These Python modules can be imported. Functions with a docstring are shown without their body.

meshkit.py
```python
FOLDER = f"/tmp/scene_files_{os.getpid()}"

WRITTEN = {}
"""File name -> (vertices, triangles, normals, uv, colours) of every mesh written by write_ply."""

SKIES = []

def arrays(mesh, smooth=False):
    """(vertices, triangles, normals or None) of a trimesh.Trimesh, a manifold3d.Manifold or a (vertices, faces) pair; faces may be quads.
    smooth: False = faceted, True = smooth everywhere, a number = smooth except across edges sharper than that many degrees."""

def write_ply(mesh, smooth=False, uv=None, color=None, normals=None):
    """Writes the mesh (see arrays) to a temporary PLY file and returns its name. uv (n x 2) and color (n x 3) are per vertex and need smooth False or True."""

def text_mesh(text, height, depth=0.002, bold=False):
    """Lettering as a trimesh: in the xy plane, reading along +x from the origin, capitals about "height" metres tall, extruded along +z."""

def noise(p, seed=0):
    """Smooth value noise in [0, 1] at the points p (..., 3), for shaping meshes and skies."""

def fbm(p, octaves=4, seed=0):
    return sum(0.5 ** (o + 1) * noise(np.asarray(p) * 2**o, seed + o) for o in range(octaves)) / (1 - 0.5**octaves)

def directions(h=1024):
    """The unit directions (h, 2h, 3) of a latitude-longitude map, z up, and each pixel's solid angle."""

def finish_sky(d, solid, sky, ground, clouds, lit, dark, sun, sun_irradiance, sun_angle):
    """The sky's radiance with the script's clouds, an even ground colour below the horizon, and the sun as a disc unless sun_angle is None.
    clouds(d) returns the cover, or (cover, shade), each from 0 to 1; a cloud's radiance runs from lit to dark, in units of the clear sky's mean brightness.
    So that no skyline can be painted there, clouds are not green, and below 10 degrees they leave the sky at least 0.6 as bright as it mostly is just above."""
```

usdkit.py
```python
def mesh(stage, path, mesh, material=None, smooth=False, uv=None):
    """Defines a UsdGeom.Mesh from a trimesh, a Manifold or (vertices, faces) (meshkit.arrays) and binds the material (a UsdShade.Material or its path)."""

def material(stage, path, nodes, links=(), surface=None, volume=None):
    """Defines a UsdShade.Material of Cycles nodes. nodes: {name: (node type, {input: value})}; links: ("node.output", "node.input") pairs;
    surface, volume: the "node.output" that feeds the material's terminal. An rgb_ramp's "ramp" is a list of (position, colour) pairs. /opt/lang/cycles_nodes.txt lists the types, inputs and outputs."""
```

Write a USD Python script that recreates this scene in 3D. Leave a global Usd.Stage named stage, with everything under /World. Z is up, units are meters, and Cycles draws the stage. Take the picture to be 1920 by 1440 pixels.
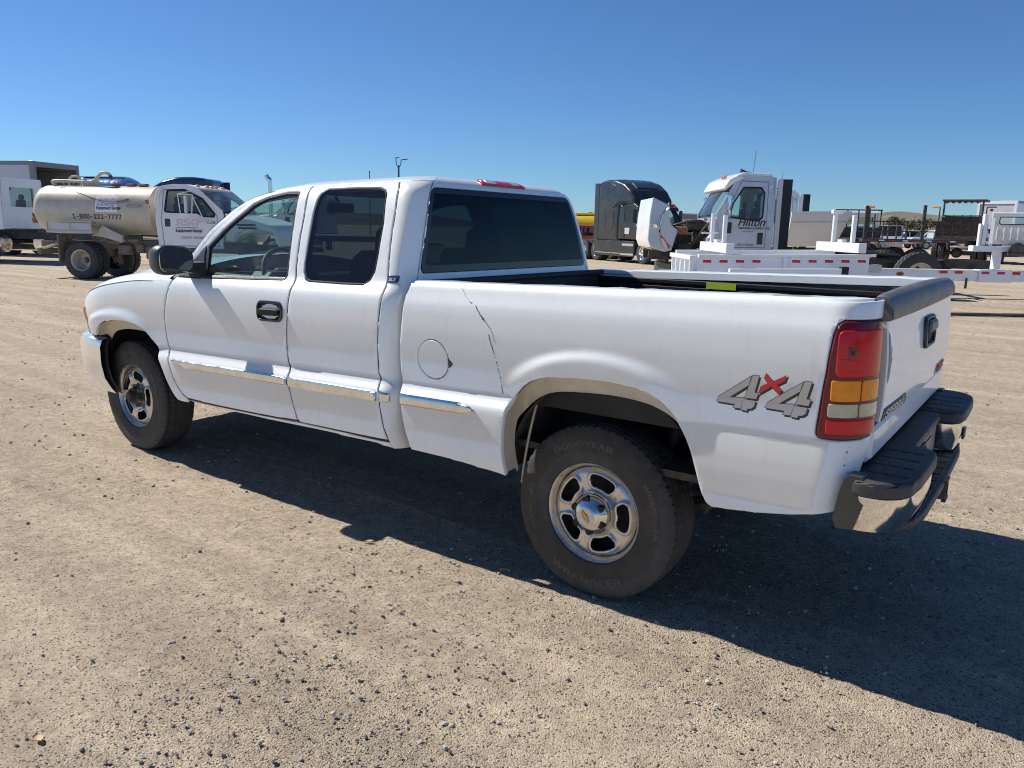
import math, random
import numpy as np
import trimesh, shapely, manifold3d
from shapely.geometry import Polygon, Point, LineString, box as sbox
from shapely import affinity
import mapbox_earcut
import usdkit, meshkit
from pxr import Usd, UsdGeom, UsdLux, UsdShade, Gf, Sdf

stage = Usd.Stage.CreateInMemory()
UsdGeom.SetStageUpAxis(stage, UsdGeom.Tokens.z)
UsdGeom.SetStageMetersPerUnit(stage, 1.0)
UsdGeom.Xform.Define(stage, '/World')
UsdGeom.Scope.Define(stage, '/World/Looks')

# ---------------------------------------------------------------- camera, sky, sun, exposure
EXPOSURE = 0.45
SKY = .062
SUN = 1.25
cam = UsdGeom.Camera.Define(stage, '/World/camera')
cam.AddTransformOp().Set(Gf.Matrix4d(-.81376117, -.5808496, .02016205, 0, .12982332, -.14784765, .98045243, 0, -.56651449, .80047162, .1957205, 0, -1.5582, 3.6631, 1.5749, 1))
cam.CreateHorizontalApertureAttr(36.0); cam.CreateVerticalApertureAttr(27.0)
cam.CreateFocalLengthAttr(36 * 1469.6 / 1920); cam.CreateClippingRangeAttr(Gf.Vec2f(.05, 20000))
cam.CreateExposureAttr(EXPOSURE)

SUNV = np.array([1.0, .138, 1.0]); SUNV /= np.linalg.norm(SUNV)
elev, rot = math.asin(SUNV[2]), math.atan2(SUNV[0], SUNV[1])
M = usdkit.material
M(stage, '/World/Looks/sky', {
    'sky': ('sky_texture', {'sky_type': 'single_scattering', 'sun_disc': False, 'sun_elevation': elev, 'sun_rotation': rot, 'altitude': 1200.0, 'air_density': 1.0, 'aerosol_density': .05, 'ozone_density': 4.0}),
    'tint': ('mix_color', {'blend_type': 'multiply', 'fac': 1.0, 'b': (.66, .93, 1.22), 'use_clamp': False}), 'bg': ('background_shader', {'strength': SKY})}, [('sky.color', 'tint.a'), ('tint.result', 'bg.color')], surface='bg.background')
dome = UsdLux.DomeLight.Define(stage, '/World/sky'); dome.CreateIntensityAttr(1.0)
UsdShade.MaterialBindingAPI.Apply(dome.GetPrim()).Bind(UsdShade.Material.Get(stage, '/World/Looks/sky'))
dome.GetPrim().SetCustomDataByKey('kind', 'structure')
sun = UsdLux.DistantLight.Define(stage, '/World/sun')
sun.CreateIntensityAttr(SUN); sun.CreateAngleAttr(.53); sun.CreateNormalizeAttr(True); sun.CreateColorAttr(Gf.Vec3f(1, .945, .87))
zx = np.cross([0, 0, 1], SUNV); zx /= np.linalg.norm(zx); zy = np.cross(SUNV, zx)
sun.AddTransformOp().Set(Gf.Matrix4d(*zx, 0, *zy, 0, *SUNV, 0, 0, 0, 20, 1))

# ---------------------------------------------------------------- naming and meshes
_used = {}
def numbered(parent, name):
    n = _used.get((parent, name), 0); _used[(parent, name)] = n + 1
    return name if n == 0 else f'{name}_{n:03d}'

def tag(prim, label=None, cat=None, group=None, kind=None):
    p = prim.GetPrim()
    for k, v in (('label', label), ('category', cat), ('group', group), ('kind', kind)):
        if v: p.SetCustomDataByKey(k, v)
    return prim

def path_of(parent):
    return '/World' if parent is None else str(parent.GetPath())

def thing(name, label, cat, loc=(0, 0, 0), yaw=0, group=None, kind=None):
    x = UsdGeom.Xform.Define(stage, '/World/' + numbered('/World', name))
    x.AddTranslateOp().Set(Gf.Vec3d(*map(float, loc)))
    if yaw: x.AddRotateZOp().Set(float(yaw))
    return tag(x, label, cat, group, kind)

XS = 1.0     # length scale of a cab behind its front axle
def obj(name, mesh, mat, parent=None, smooth=35, label=None):
    if isinstance(mesh, B): mesh = mesh.get()
    if XS != 1.0:
        v = np.array(mesh.vertices); v[:, 0] = np.where(v[:, 0] < 0, v[:, 0] * XS, v[:, 0]); mesh.vertices = v
    pp = path_of(parent)
    m = usdkit.mesh(stage, pp + '/' + numbered(pp, name), mesh, '/World/Looks/' + mat, smooth=smooth)
    if label: tag(m, label)
    return m

def tmesh(v, f): return trimesh.Trimesh(np.asarray(v, float), np.asarray(f, int), process=False)

class B:
    """collects shapes into one mesh"""
    def __init__(s): s.m = []
    def add(s, *ms):
        for m in ms: s.m.append(m)
        return s
    def get(s): return trimesh.util.concatenate(s.m) if len(s.m) > 1 else s.m[0]
    def box(s, c, d, ch=0, yaw=0, pitch=0, roll=0):
        m = cbox(d, ch)
        if roll: m.apply_transform(trimesh.transformations.rotation_matrix(math.radians(roll), [1, 0, 0]))
        if pitch: m.apply_transform(trimesh.transformations.rotation_matrix(math.radians(pitch), [0, 1, 0]))
        if yaw: m.apply_transform(trimesh.transformations.rotation_matrix(math.radians(yaw), [0, 0, 1]))
        m.apply_translation(c); s.m.append(m); return s
    def bx(s, lo, hi, ch=0):
        lo, hi = np.array(lo, float), np.array(hi, float)
        return s.box((lo + hi) / 2, np.abs(hi - lo), ch)
    def cyl(s, a, b, r, n=16, r2=None):
        s.m.append(rod(a, b, r, n, r2)); return s
    def tube(s, pts, r, n=8): s.m.append(tube(pts, r, n)); return s
    def bar(s, a, b, w, h): s.m.append(bar(a, b, w, h)); return s
    def text(s, t, h, T, depth=.004, bold=False):
        m = meshkit.text_mesh(t, h, depth, bold); m.apply_transform(T); s.m.append(m); return s

_hc = {}
def cbox(d, ch=0):
    d = np.array(d, float) / 2
    ch = min(ch, d.min() * .95)
    if ch <= 0: return trimesh.creation.box(extents=d * 2)
    pts = []
    for sx in (-1, 1):
        for sy in (-1, 1):
            for sz in (-1, 1):
                p = d * (sx, sy, sz); o = np.array((sx, sy, sz)) * ch
                for k in range(3):
                    q = p - o; q[k] = p[k]; pts.append(q)
    return hull(pts)

def hull(pts):
    m = manifold3d.Manifold.hull_points(np.asarray(pts, float)).to_mesh()
    return tmesh(m.vert_properties[:, :3], m.tri_verts)

def rod(a, b, r, n=16, r2=None):
    a, b = np.array(a, float), np.array(b, float); r2 = r if r2 is None else r2
    d = b - a; d /= np.linalg.norm(d); u = np.cross(d, [0, 0, 1] if abs(d[2]) < .9 else [1, 0, 0]); u /= np.linalg.norm(u); w = np.cross(d, u)
    t = np.linspace(0, 2 * np.pi, n, endpoint=False); c = np.cos(t)[:, None] * u + np.sin(t)[:, None] * w
    v = np.vstack([a + r * c, b + r2 * c, [a], [b]])
    i = np.arange(n); j = (i + 1) % n
    f = np.vstack([np.c_[i, j, n + j], np.c_[i, n + j, n + i], np.c_[np.full(n, 2 * n), j, i], np.c_[np.full(n, 2 * n + 1), n + i, n + j]])
    return tmesh(v, f)

def bar(a, b, w, h):
    """rectangular bar from a to b; w is horizontal width, h the other"""
    a, b = np.array(a, float), np.array(b, float); L = np.linalg.norm(b - a); d = (b - a) / L
    u = np.cross([0, 0, 1] if abs(d[2]) < .95 else [1, 0, 0], d); u /= np.linalg.norm(u); n = np.cross(d, u)
    m = trimesh.creation.box(extents=(L, w, h)); T = np.eye(4); T[:3, 0], T[:3, 1], T[:3, 2], T[:3, 3] = d, u, n, (a + b) / 2
    m.apply_transform(T); return m

def tube(pts, r, n=8):
    P = np.array(pts, float); rs = np.broadcast_to(r, len(P)); T = np.gradient(P, axis=0); T /= np.linalg.norm(T, axis=1, keepdims=True)
    u = np.cross(T[0], [0, 0, 1] if abs(T[0][2]) < .9 else [1, 0, 0]); t = np.linspace(0, 2 * np.pi, n, endpoint=False); V = []
    for k in range(len(P)):
        u = u - T[k] * (u @ T[k]); u /= np.linalg.norm(u); w = np.cross(T[k], u)
        V.append(P[k] + rs[k] * (np.cos(t)[:, None] * u + np.sin(t)[:, None] * w))
    V = np.vstack(V + [P[:1], P[-1:]]); F = []; i = np.arange(n); j = (i + 1) % n
    for k in range(len(P) - 1):
        a, b = k * n, (k + 1) * n; F += [np.c_[a + i, a + j, b + j], np.c_[a + i, b + j, b + i]]
    e = len(P) * n; l = (len(P) - 1) * n
    F += [np.c_[np.full(n, e), j, i], np.c_[np.full(n, e + 1), l + i, l + j]]
    return tmesh(V, np.vstack(F))

def smoothpath(pts, k=6):
    from scipy.interpolate import CubicSpline
    P = np.array(pts, float); t = np.arange(len(P)); return CubicSpline(t, P)(np.linspace(0, len(P) - 1, (len(P) - 1) * k + 1))

def lathe(prof, n=48, axis='y', disp=None):
    """prof: (radius, along) pairs; closed ring around the axis"""
    prof = np.array(prof, float); t = np.linspace(0, 2 * np.pi, n, endpoint=False)
    R = prof[None, :, 0] + np.zeros((n, 1)); A = prof[None, :, 1] + np.zeros((n, 1))
    if disp is not None: R = R + disp(t[:, None], np.arange(len(prof))[None, :], A)
    c, s = np.cos(t)[:, None], np.sin(t)[:, None]
    V = {'y': (R * c, A, R * s), 'x': (A, R * c, R * s), 'z': (R * c, R * s, A)}[axis]
    V = np.stack(V, -1).reshape(-1, 3); m = len(prof); i, k = np.meshgrid(np.arange(n), np.arange(m - 1), indexing='ij')
    a = (i * m + k).ravel(); b = (((i + 1) % n) * m + k).ravel()
    F = np.vstack([np.c_[a, b, b + 1], np.c_[a, b + 1, a + 1]])
    if axis != 'y': F = F[:, ::-1]
    return tmesh(V, F)

def gridmesh(P, flip=False):
    P = np.asarray(P, float); n, m = P.shape[:2]; i, k = np.meshgrid(np.arange(n - 1), np.arange(m - 1), indexing='ij'); a = (i * m + k).ravel()
    F = np.vstack([np.c_[a, a + m, a + m + 1], np.c_[a, a + m + 1, a + 1]])
    return tmesh(P.reshape(-1, 3), F[:, ::-1] if flip else F)

def loft(sections, cap=True, closed=True):
    """sections: list of equal-length closed loops (n,3)"""
    S = np.array(sections, float); k, n = S.shape[:2]; V = S.reshape(-1, 3); F = []
    i = np.arange(n if closed else n - 1); j = (i + 1) % n
    for a in range(k - 1): F += [np.c_[a * n + i, a * n + j, (a + 1) * n + j], np.c_[a * n + i, (a + 1) * n + j, (a + 1) * n + i]]
    if cap:
        V = np.vstack([V, S[0].mean(0), S[-1].mean(0)]); e = k * n; F += [np.c_[np.full(n, e), j, i], np.c_[np.full(n, e + 1), (k - 1) * n + i, (k - 1) * n + j]]
    m = tmesh(V, np.vstack(F))
    if m.volume < 0: m.invert()
    return m

def extr(pts, y0, y1, ch=0):
    """side outline (x, z) extruded from y0 to y1 (y0 < y1)"""
    p = Polygon(pts).buffer(0)
    m = trimesh.creation.extrude_polygon(p, abs(y1 - y0), engine='earcut')
    v = m.vertices.copy(); m.vertices = np.c_[v[:, 0], max(y0, y1) - v[:, 2], v[:, 1]]
    if m.volume < 0: m.invert()
    return m

def rrect(x0, z0, x1, z1, r, n=6):
    return sbox(min(x0, x1) + r, min(z0, z1) + r, max(x0, x1) - r, max(z0, z1) - r).buffer(r, quad_segs=n)

# ---------------------------------------------------------------- sheet panels on a curved map
def _tri(poly):
    polys = getattr(poly, 'geoms', [poly])
    V, F = [], []; n = 0
    for g in polys:
        if g.geom_type != 'Polygon' or g.area < 1e-9: continue
        rings = [np.array(g.exterior.coords)[:-1]] + [np.array(r.coords)[:-1] for r in g.interiors]
        v = np.vstack(rings); ends = np.cumsum([len(r) for r in rings]).astype(np.uint32)
        f = np.array(mapbox_earcut.triangulate_float64(v, ends)).reshape(-1, 3)
        V.append(v); F.append(f + n); n += len(v)
    return V, F

def panel(poly, fmap, h=(.03, .02), th=.018, roll=.005, out=0., inset=None, side=1, back=False):
    """a sheet cut to poly in map space, its edges rolled inwards and given a rim th deep. out: offset along the outward normal"""
    poly = poly.buffer(0)
    regs = [poly] if roll <= 0 else [poly.buffer(-roll, join_style='mitre'), None]
    if roll > 0: regs[1] = poly.difference(regs[0])
    V2, F2, n = [], [], 0
    x0, y0, x1, y1 = poly.bounds
    gx = np.arange(math.floor(x0 / h[0]), math.ceil(x1 / h[0]) + 1) * h[0]; gy = np.arange(math.floor(y0 / h[1]), math.ceil(y1 / h[1]) + 1) * h[1]
    X, Y = np.meshgrid(gx[:-1], gy[:-1]); cells = shapely.box(X.ravel(), Y.ravel(), X.ravel() + h[0], Y.ravel() + h[1])
    for r in regs:
        if r.is_empty: continue
        shapely.prepare(r)
        inside = shapely.contains_properly(r, cells); cut = shapely.intersects(r, cells) & ~inside
        for c in cells[inside]:
            q = np.array(c.exterior.coords)[:4]; V2.append(q); F2.append(np.array([[0, 1, 2], [0, 2, 3]]) + n); n += 4
        for g in shapely.intersection(cells[cut], r):
            for gg in getattr(g, 'geoms', [g]):
                a, b = _tri(gg)
                for v, f in zip(a, b):
                    V2.append(v); F2.append(f + n); n += len(v)
    V2 = np.vstack(V2); F2 = np.vstack(F2)
    _, idx, inv = np.unique(np.round(V2 * 2e5).astype(np.int64), axis=0, return_index=True, return_inverse=True)
    V2 = V2[idx]; F2 = inv.ravel()[F2]
    F2 = F2[(F2[:, 0] != F2[:, 1]) & (F2[:, 1] != F2[:, 2]) & (F2[:, 0] != F2[:, 2])]
    a, b, c = V2[F2[:, 0]], V2[F2[:, 1]], V2[F2[:, 2]]
    neg = ((b - a)[:, 0] * (c - a)[:, 1] - (b - a)[:, 1] * (c - a)[:, 0]) < 0
    F2[neg] = F2[neg][:, ::-1]
    P = fmap(V2[:, 0], V2[:, 1]); e = 2e-3
    du = fmap(V2[:, 0] + e, V2[:, 1]) - fmap(V2[:, 0] - e, V2[:, 1]); dv = fmap(V2[:, 0], V2[:, 1] + e) - fmap(V2[:, 0], V2[:, 1] - e)
    N = np.cross(dv, du); N /= np.maximum(np.linalg.norm(N, axis=1, keepdims=True), 1e-12)
    d = np.full(len(V2), out, float)
    if roll > 0:
        near = shapely.distance(shapely.points(V2), poly.boundary) < 1e-6
        d = d - np.where(near, roll * .8, 0)
    P1 = P + N * d[:, None]
    if inset is not None: P1 = P1 + N * inset(V2[:, 0], V2[:, 1])[:, None]
    F = F2[:, ::-1]
    E = np.vstack([F[:, [0, 1]], F[:, [1, 2]], F[:, [2, 0]]]); key = np.sort(E, 1)
    u, ii, cnt = np.unique(key, axis=0, return_index=True, return_counts=True); Eb = E[ii[cnt == 1]]
    if th > 0:
        P2 = P + N * (out - th); m = len(P1)
        Fr = np.vstack([np.c_[Eb[:, 0], Eb[:, 0] + m, Eb[:, 1] + m], np.c_[Eb[:, 0], Eb[:, 1] + m, Eb[:, 1]]])
        Fa = [F, Fr]
        if back: Fa.append(F[:, ::-1] + m)
        Vv = np.vstack([P1, P2]); Ff = np.vstack(Fa)
        used = np.unique(Ff); rm = np.zeros(len(Vv), int); rm[used] = np.arange(len(used)); Vv, Ff = Vv[used], rm[Ff]
    else: Vv, Ff = P1, F
    if side < 0: Vv = Vv * [1, -1, 1]; Ff = Ff[:, ::-1]
    return tmesh(Vv, Ff)
# ---------------------------------------------------------------- pickup body: curved sheet maps (s, t) -> 3D
from scipy.interpolate import PchipInterpolator as PCH

def Rk(x): return -.024 * (x - .4)
LOW = [(.40, .93), (.50, .950), (.53, .962), (.57, .975), (.62, .985), (.68, .992), (.735, .9955), (.765, .9955), (.79, .993), (.806, .985),
       (.822, .971), (.841, .9585), (.857, .9545), (.868, .9565), (.89, .961), (.93, .9685), (.98, .9755), (1.05, .982), (1.12, .985), (1.19, .982), (1.235, .9755), (1.262, .966)]
CABP = LOW + [(1.28, .953), (1.30, .934), (1.325, .915), (1.36, .902), (1.50, .856), (1.62, .812), (1.70, .781), (1.76, .752)]
CABR = [(0, .752, 1.76), (.04, .725, 1.789), (.08, .692, 1.811), (.13, .645, 1.829), (.2, .576, 1.843), (.4, .377, 1.862), (.6, .177, 1.872), (.777, 0, 1.875)]
BEDP = LOW + [(1.285, .957), (1.305, .950), (1.318, .944), (1.326, .934), (1.330, .918)]
FENR = [(0, .966, 1.262), (.03, .950, 1.287), (.06, .926, 1.305), (.10, .889, 1.319), (.16, .830, 1.329), (.22, .770, 1.334)]
_cab = PCH(*zip(*CABP)); _bed = PCH(*zip(*BEDP))
_crw = PCH([r[0] + 1.76 for r in CABR], [r[1] for r in CABR]); _crz = PCH([r[0] + 1.76 for r in CABR], [r[2] for r in CABR])
_frw = PCH([r[0] + 1.262 for r in FENR], [r[1] for r in FENR]); _frz = PCH([r[0] + 1.262 for r in FENR], [r[2] for r in FENR])
_xr = PCH([.4, 1.28, 1.35, 1.77, 1.85, 2.0, 2.2, 2.54], [1.035, 1.03, 1.035, 1.092, 1.125, 1.22, 1.40, 1.72])
_droop = PCH([2.0, 2.2, 2.45, 2.9, 3.4], [0, -.014, -.040, -.12, -.3])
_fdroop = PCH([2.9, 3.25, 3.6, 3.9, 4.15, 4.5], [0, -.004, -.035, -.085, -.15, -.25])

def sm(a, b, x):
    u = np.clip((np.asarray(x, float) - a) / (b - a), 0, 1); return u * u * (3 - 2 * u)

def brow(s, z, cx, cz, a, b, amp, zlo):
    d = np.sqrt(((s - cx) / a) ** 2 + ((z - cz) / b) ** 2)
    return amp * (1 - sm(.86, 1.0, d)) * sm(zlo - .06, zlo + .12, z) * (1 - sm(.40, 1.0, np.abs(s - cx) / a))

def CAB(s, t):
    s = np.asarray(s, float); t = np.asarray(t, float)
    w = np.where(t <= 1.76, _cab(np.clip(t, .4, 1.76)), _crw(np.clip(t, 1.76, 2.537)))
    z = np.where(t <= 1.76, t, _crz(np.clip(t, 1.76, 2.537)))
    xr = _xr(np.clip(t, .4, 2.54)); rc = np.minimum(.10, w + 1e-6)
    a = (xr + rc - s) / rc                                  # arc angle
    arc = np.clip(a, 0, np.pi / 2)
    x = np.where(a <= 0, s, xr + rc - rc * np.sin(arc))
    y = np.where(a <= 0, w, w - rc + rc * np.cos(arc))
    y = np.where(a > np.pi / 2, np.maximum(w - rc - (a - np.pi / 2) * rc, 0), y)
    z = z + Rk(x) + np.where(x > 2.0, _droop(np.clip(x, 2.0, 3.4)), 0) * sm(1.55, 1.8, t)
    return np.stack([x, y, z], -1)

def BED(s, t):
    s = np.asarray(s, float); t = np.asarray(t, float)
    w = _bed(np.clip(t, .4, 1.33)); zn = t
    flush = np.interp(t, [.40, .50, .60, .70, .76, .80, .83, .857], [.922, .937, .952, .9595, .9605, .9590, .9570, .9545])
    w = np.where(t < .857, w + (flush - w) * (1 - sm(-.42, .30, s)), w)
    w = w + brow(s, zn, -.05, .78, .52, .315, .018, .84)
    L = -.925; rx, ry = .125, .145
    a = np.clip((L - s) / .135, 0, np.pi / 2)
    x = np.where(s >= L, s, L - rx * np.sin(a)); y = np.where(s >= L, w, w - ry + ry * np.cos(a))
    ov = np.maximum((L - s) / .135 - np.pi / 2, 0) * .135
    y = y - ov
    x = x - .012 * sm(-.8, -1.06, x) * (1 - ((zn - 1.0) / .35) ** 2)
    return np.stack([x, y, zn + Rk(np.minimum(s, 3)) * 1.0], -1)

def FEN(s, t):
    s = np.asarray(s, float); t = np.asarray(t, float)
    w = np.where(t <= 1.262, _cab(np.clip(t, .4, 1.262)), _frw(np.clip(t, 1.262, 1.482)))
    z = np.where(t <= 1.262, t, _frz(np.clip(t, 1.262, 1.482)))
    w = w + brow(s, z, 3.60, .76, .60, .335, .022, .80)
    L = 3.72; ax, ay = .76, .56
    th = np.clip((s - L) / .78, 0, 1.45)
    k = np.where(s <= L, 0, 1)
    x = np.where(k == 0, s, L + ax * np.sin(th)); y = np.where(k == 0, w, w - ay + ay * np.cos(th))
    z = z + Rk(s) + np.where(s > 2.9, _fdroop(np.clip(s, 2.9, 4.5)), 0) * sm(.9, 1.25, t)
    return np.stack([x, y, z], -1)
# ---------------------------------------------------------------- materials
L = '/World/Looks/'
def pbr(name, col, rough=.5, metal=0., spec=.5, var=0., vscale=6., coat=0., bump=0., bscale=300., dust=None, dustamt=0., dscale=3., emis=None):
    """principled paint with blotchy variation and optional dust that lies in noise patches"""
    n = {'g': ('texture_coordinate', {}), 'p': ('principled_bsdf', {'roughness': rough, 'metallic': metal, 'specular_ior_level': spec, 'coat_weight': coat, 'coat_roughness': .12})}
    l = []; src = None
    if var or dust:
        n['n'] = ('noise_texture', {'scale': vscale, 'detail': 5.0, 'roughness': .62}); l.append(('g.object', 'n.vector'))
        c = np.array(col, float)
        n['r'] = ('rgb_ramp', {'ramp': [(.25, tuple(np.clip(c * (1 - var), 0, 1))), (.75, tuple(np.clip(c * (1 + var), 0, 1)))]}); l.append(('n.fac', 'r.fac')); src = 'r.color'
        n['rr'] = ('map_range', {'from_min': .3, 'from_max': .7, 'to_min': max(rough - .08, .03), 'to_max': min(rough + .1, 1)}); l += [('n.fac', 'rr.value'), ('rr.result', 'p.roughness')]
    if dust:
        n['n2'] = ('noise_texture', {'scale': dscale, 'detail': 8.0, 'roughness': .7}); l.append(('g.object', 'n2.vector'))
        n['dr'] = ('map_range', {'from_min': .35, 'from_max': .75, 'to_min': 0.0, 'to_max': dustamt}); l.append(('n2.fac', 'dr.value'))
        n['mx'] = ('mix_color', {'b': dust}); l += [('dr.result', 'mx.fac'), (src, 'mx.a')]; src = 'mx.result'
    if src: l.append((src, 'p.base_color'))
    else: n['p'][1]['base_color'] = col
    if bump:
        n['bn'] = ('noise_texture', {'scale': bscale, 'detail': 3.0}); n['b'] = ('bump', {'strength': bump, 'distance': .002})
        l += [('g.object', 'bn.vector'), ('bn.fac', 'b.height'), ('b.normal', 'p.normal')]
    M(stage, L + name, n, l, surface='p.BSDF')

def glass(name, tint, refl=1.0, rough=.02, dirt=.0):
    n = {'t': ('transparent_bsdf', {'color': tint}), 'g': ('glossy_bsdf', {'color': (refl,) * 3, 'roughness': rough}), 'f': ('layer_weight', {'blend': .5}), 'm': ('mix_closure', {}),
         'pw': ('math', {'math_type': 'power', 'value2': 5.0}), 'sc': ('math', {'math_type': 'multiply_add', 'value2': .94, 'value3': .035})}
    l = [('f.facing', 'pw.value1'), ('pw.value', 'sc.value1'), ('sc.value', 'm.fac'), ('t.BSDF', 'm.closure1'), ('g.BSDF', 'm.closure2')]; out = 'm.closure'
    if dirt:
        n.update({'c': ('texture_coordinate', {}), 'n': ('noise_texture', {'scale': 5.0, 'detail': 6.0}), 'r': ('map_range', {'from_min': .3, 'from_max': .8, 'to_min': dirt * .4, 'to_max': dirt}), 'd': ('diffuse_bsdf', {'color': (.55, .5, .44)}), 'm2': ('mix_closure', {})})
        l += [('c.object', 'n.vector'), ('n.fac', 'r.value'), ('r.result', 'm2.fac'), ('m.closure', 'm2.closure1'), ('d.BSDF', 'm2.closure2')]; out = 'm2.closure'
    M(stage, L + name, n, l, surface=out)

# pickup paint: chalky white with fine flake grain; tan road dust on the lower panels and drip streaks
def pickup_paint():
    n = {'g': ('texture_coordinate', {}), 'sx': ('separate_xyz', {}), 'p': ('principled_bsdf', {'specular_ior_level': .5, 'coat_weight': .65, 'coat_roughness': .05}),
         'n1': ('noise_texture', {'scale': 2.2, 'detail': 6.0, 'roughness': .6}), 'n2': ('noise_texture', {'scale': 26.0, 'detail': 6.0, 'roughness': .7}),
         'mp': ('mapping', {'scale': (14.0, 14.0, 1.3)}), 'n3': ('noise_texture', {'scale': 3.0, 'detail': 4.0}),
         'fl': ('noise_texture', {'scale': 900.0, 'detail': 2.0}), 'fr': ('map_range', {'from_min': .3, 'from_max': .7, 'to_min': .94, 'to_max': 1.03}),
         'hr': ('map_range', {'from_min': .98, 'from_max': .5, 'to_min': 0.0, 'to_max': 1.0}),
         'ma': ('math', {'math_type': 'multiply'}), 'mb': ('math', {'math_type': 'multiply', 'value2': .5}), 'd1': ('map_range', {'from_min': .3, 'from_max': .75, 'to_min': .25, 'to_max': 1.0}),
         'base': ('rgb_ramp', {'ramp': [(.3, (.665, .70, .705)), (.7, (.72, .755, .757))]}), 'mx': ('mix_color', {'b': (.56, .48, .37)}),
         'st': ('map_range', {'from_min': .58, 'from_max': .8, 'to_min': 0.0, 'to_max': .22}), 'mx2': ('mix_color', {'b': (.5, .45, .38)}),
         'mf': ('mix_color', {'blend_type': 'multiply', 'fac': 1.0}), 'rr': ('map_range', {'from_min': .3, 'from_max': .7, 'to_min': .30, 'to_max': .46}),
         'dn': ('noise_texture', {'scale': 5.0, 'detail': 3.0, 'roughness': .5}), 'bp': ('bump', {'strength': .10, 'distance': .004})}
    l = [('g.object', 'sx.vector'), ('g.object', 'n1.vector'), ('g.object', 'n2.vector'), ('g.object', 'mp.vector'), ('mp.vector', 'n3.vector'), ('g.object', 'fl.vector'),
         ('n1.fac', 'base.fac'), ('sx.z', 'hr.value'), ('n2.fac', 'd1.value'), ('hr.result', 'ma.value1'), ('d1.result', 'ma.value2'), ('ma.value', 'mb.value1'), ('mb.value', 'mx.fac'),
         ('base.color', 'mx.a'), ('n3.fac', 'st.value'), ('st.result', 'mx2.fac'), ('mx.result', 'mx2.a'), ('mx2.result', 'mf.a'), ('fl.fac', 'fr.value'), ('fr.result', 'mf.b'), ('mf.result', 'p.base_color'),
         ('n2.fac', 'rr.value'), ('rr.result', 'p.roughness'), ('g.object', 'dn.vector'), ('dn.fac', 'bp.height'), ('bp.normal', 'p.normal')]
    M(stage, L + 'pickup_paint', n, l, surface='p.BSDF')
pickup_paint()

DUST = (.36, .30, .23)
pbr('inner_paint', (.50, .46, .36), .6, var=.12, vscale=9, dust=(.3, .25, .17), dustamt=.6, dscale=6)
pbr('gap_black', (.012, .012, .013), .8)
pbr('black_plastic', (.022, .023, .025), .42, var=.2, vscale=18, bump=.25, bscale=700, dust=DUST, dustamt=.10, dscale=5)
pbr('satin_black', (.010, .010, .011), .6, spec=.2)
pbr('gloss_black', (.012, .012, .014), .18, spec=.6)
pbr('cap_plastic', (.075, .082, .09), .50, var=.15, vscale=14, bump=.3, bscale=500, dust=(.3, .29, .27), dustamt=.22, dscale=7)
pbr('pad_rubber', (.016, .017, .020), .55, var=.25, vscale=12, bump=.4, bscale=420, dust=(.22, .2, .18), dustamt=.25, dscale=6)
pbr('liner', (.008, .008, .010), .6, var=.2)
pbr('chrome', (.80, .79, .77), .09, metal=1.0, var=.08, vscale=10)
pbr('bumper_chrome', (.78, .77, .75), .2, metal=.75, var=.06, vscale=8, dust=(.62, .60, .56), dustamt=.35, dscale=5)
pbr('dirty_chrome', (.70, .685, .655), .14, metal=1.0, var=.10, vscale=8, dust=(.40, .34, .26), dustamt=.38, dscale=9)
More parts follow.
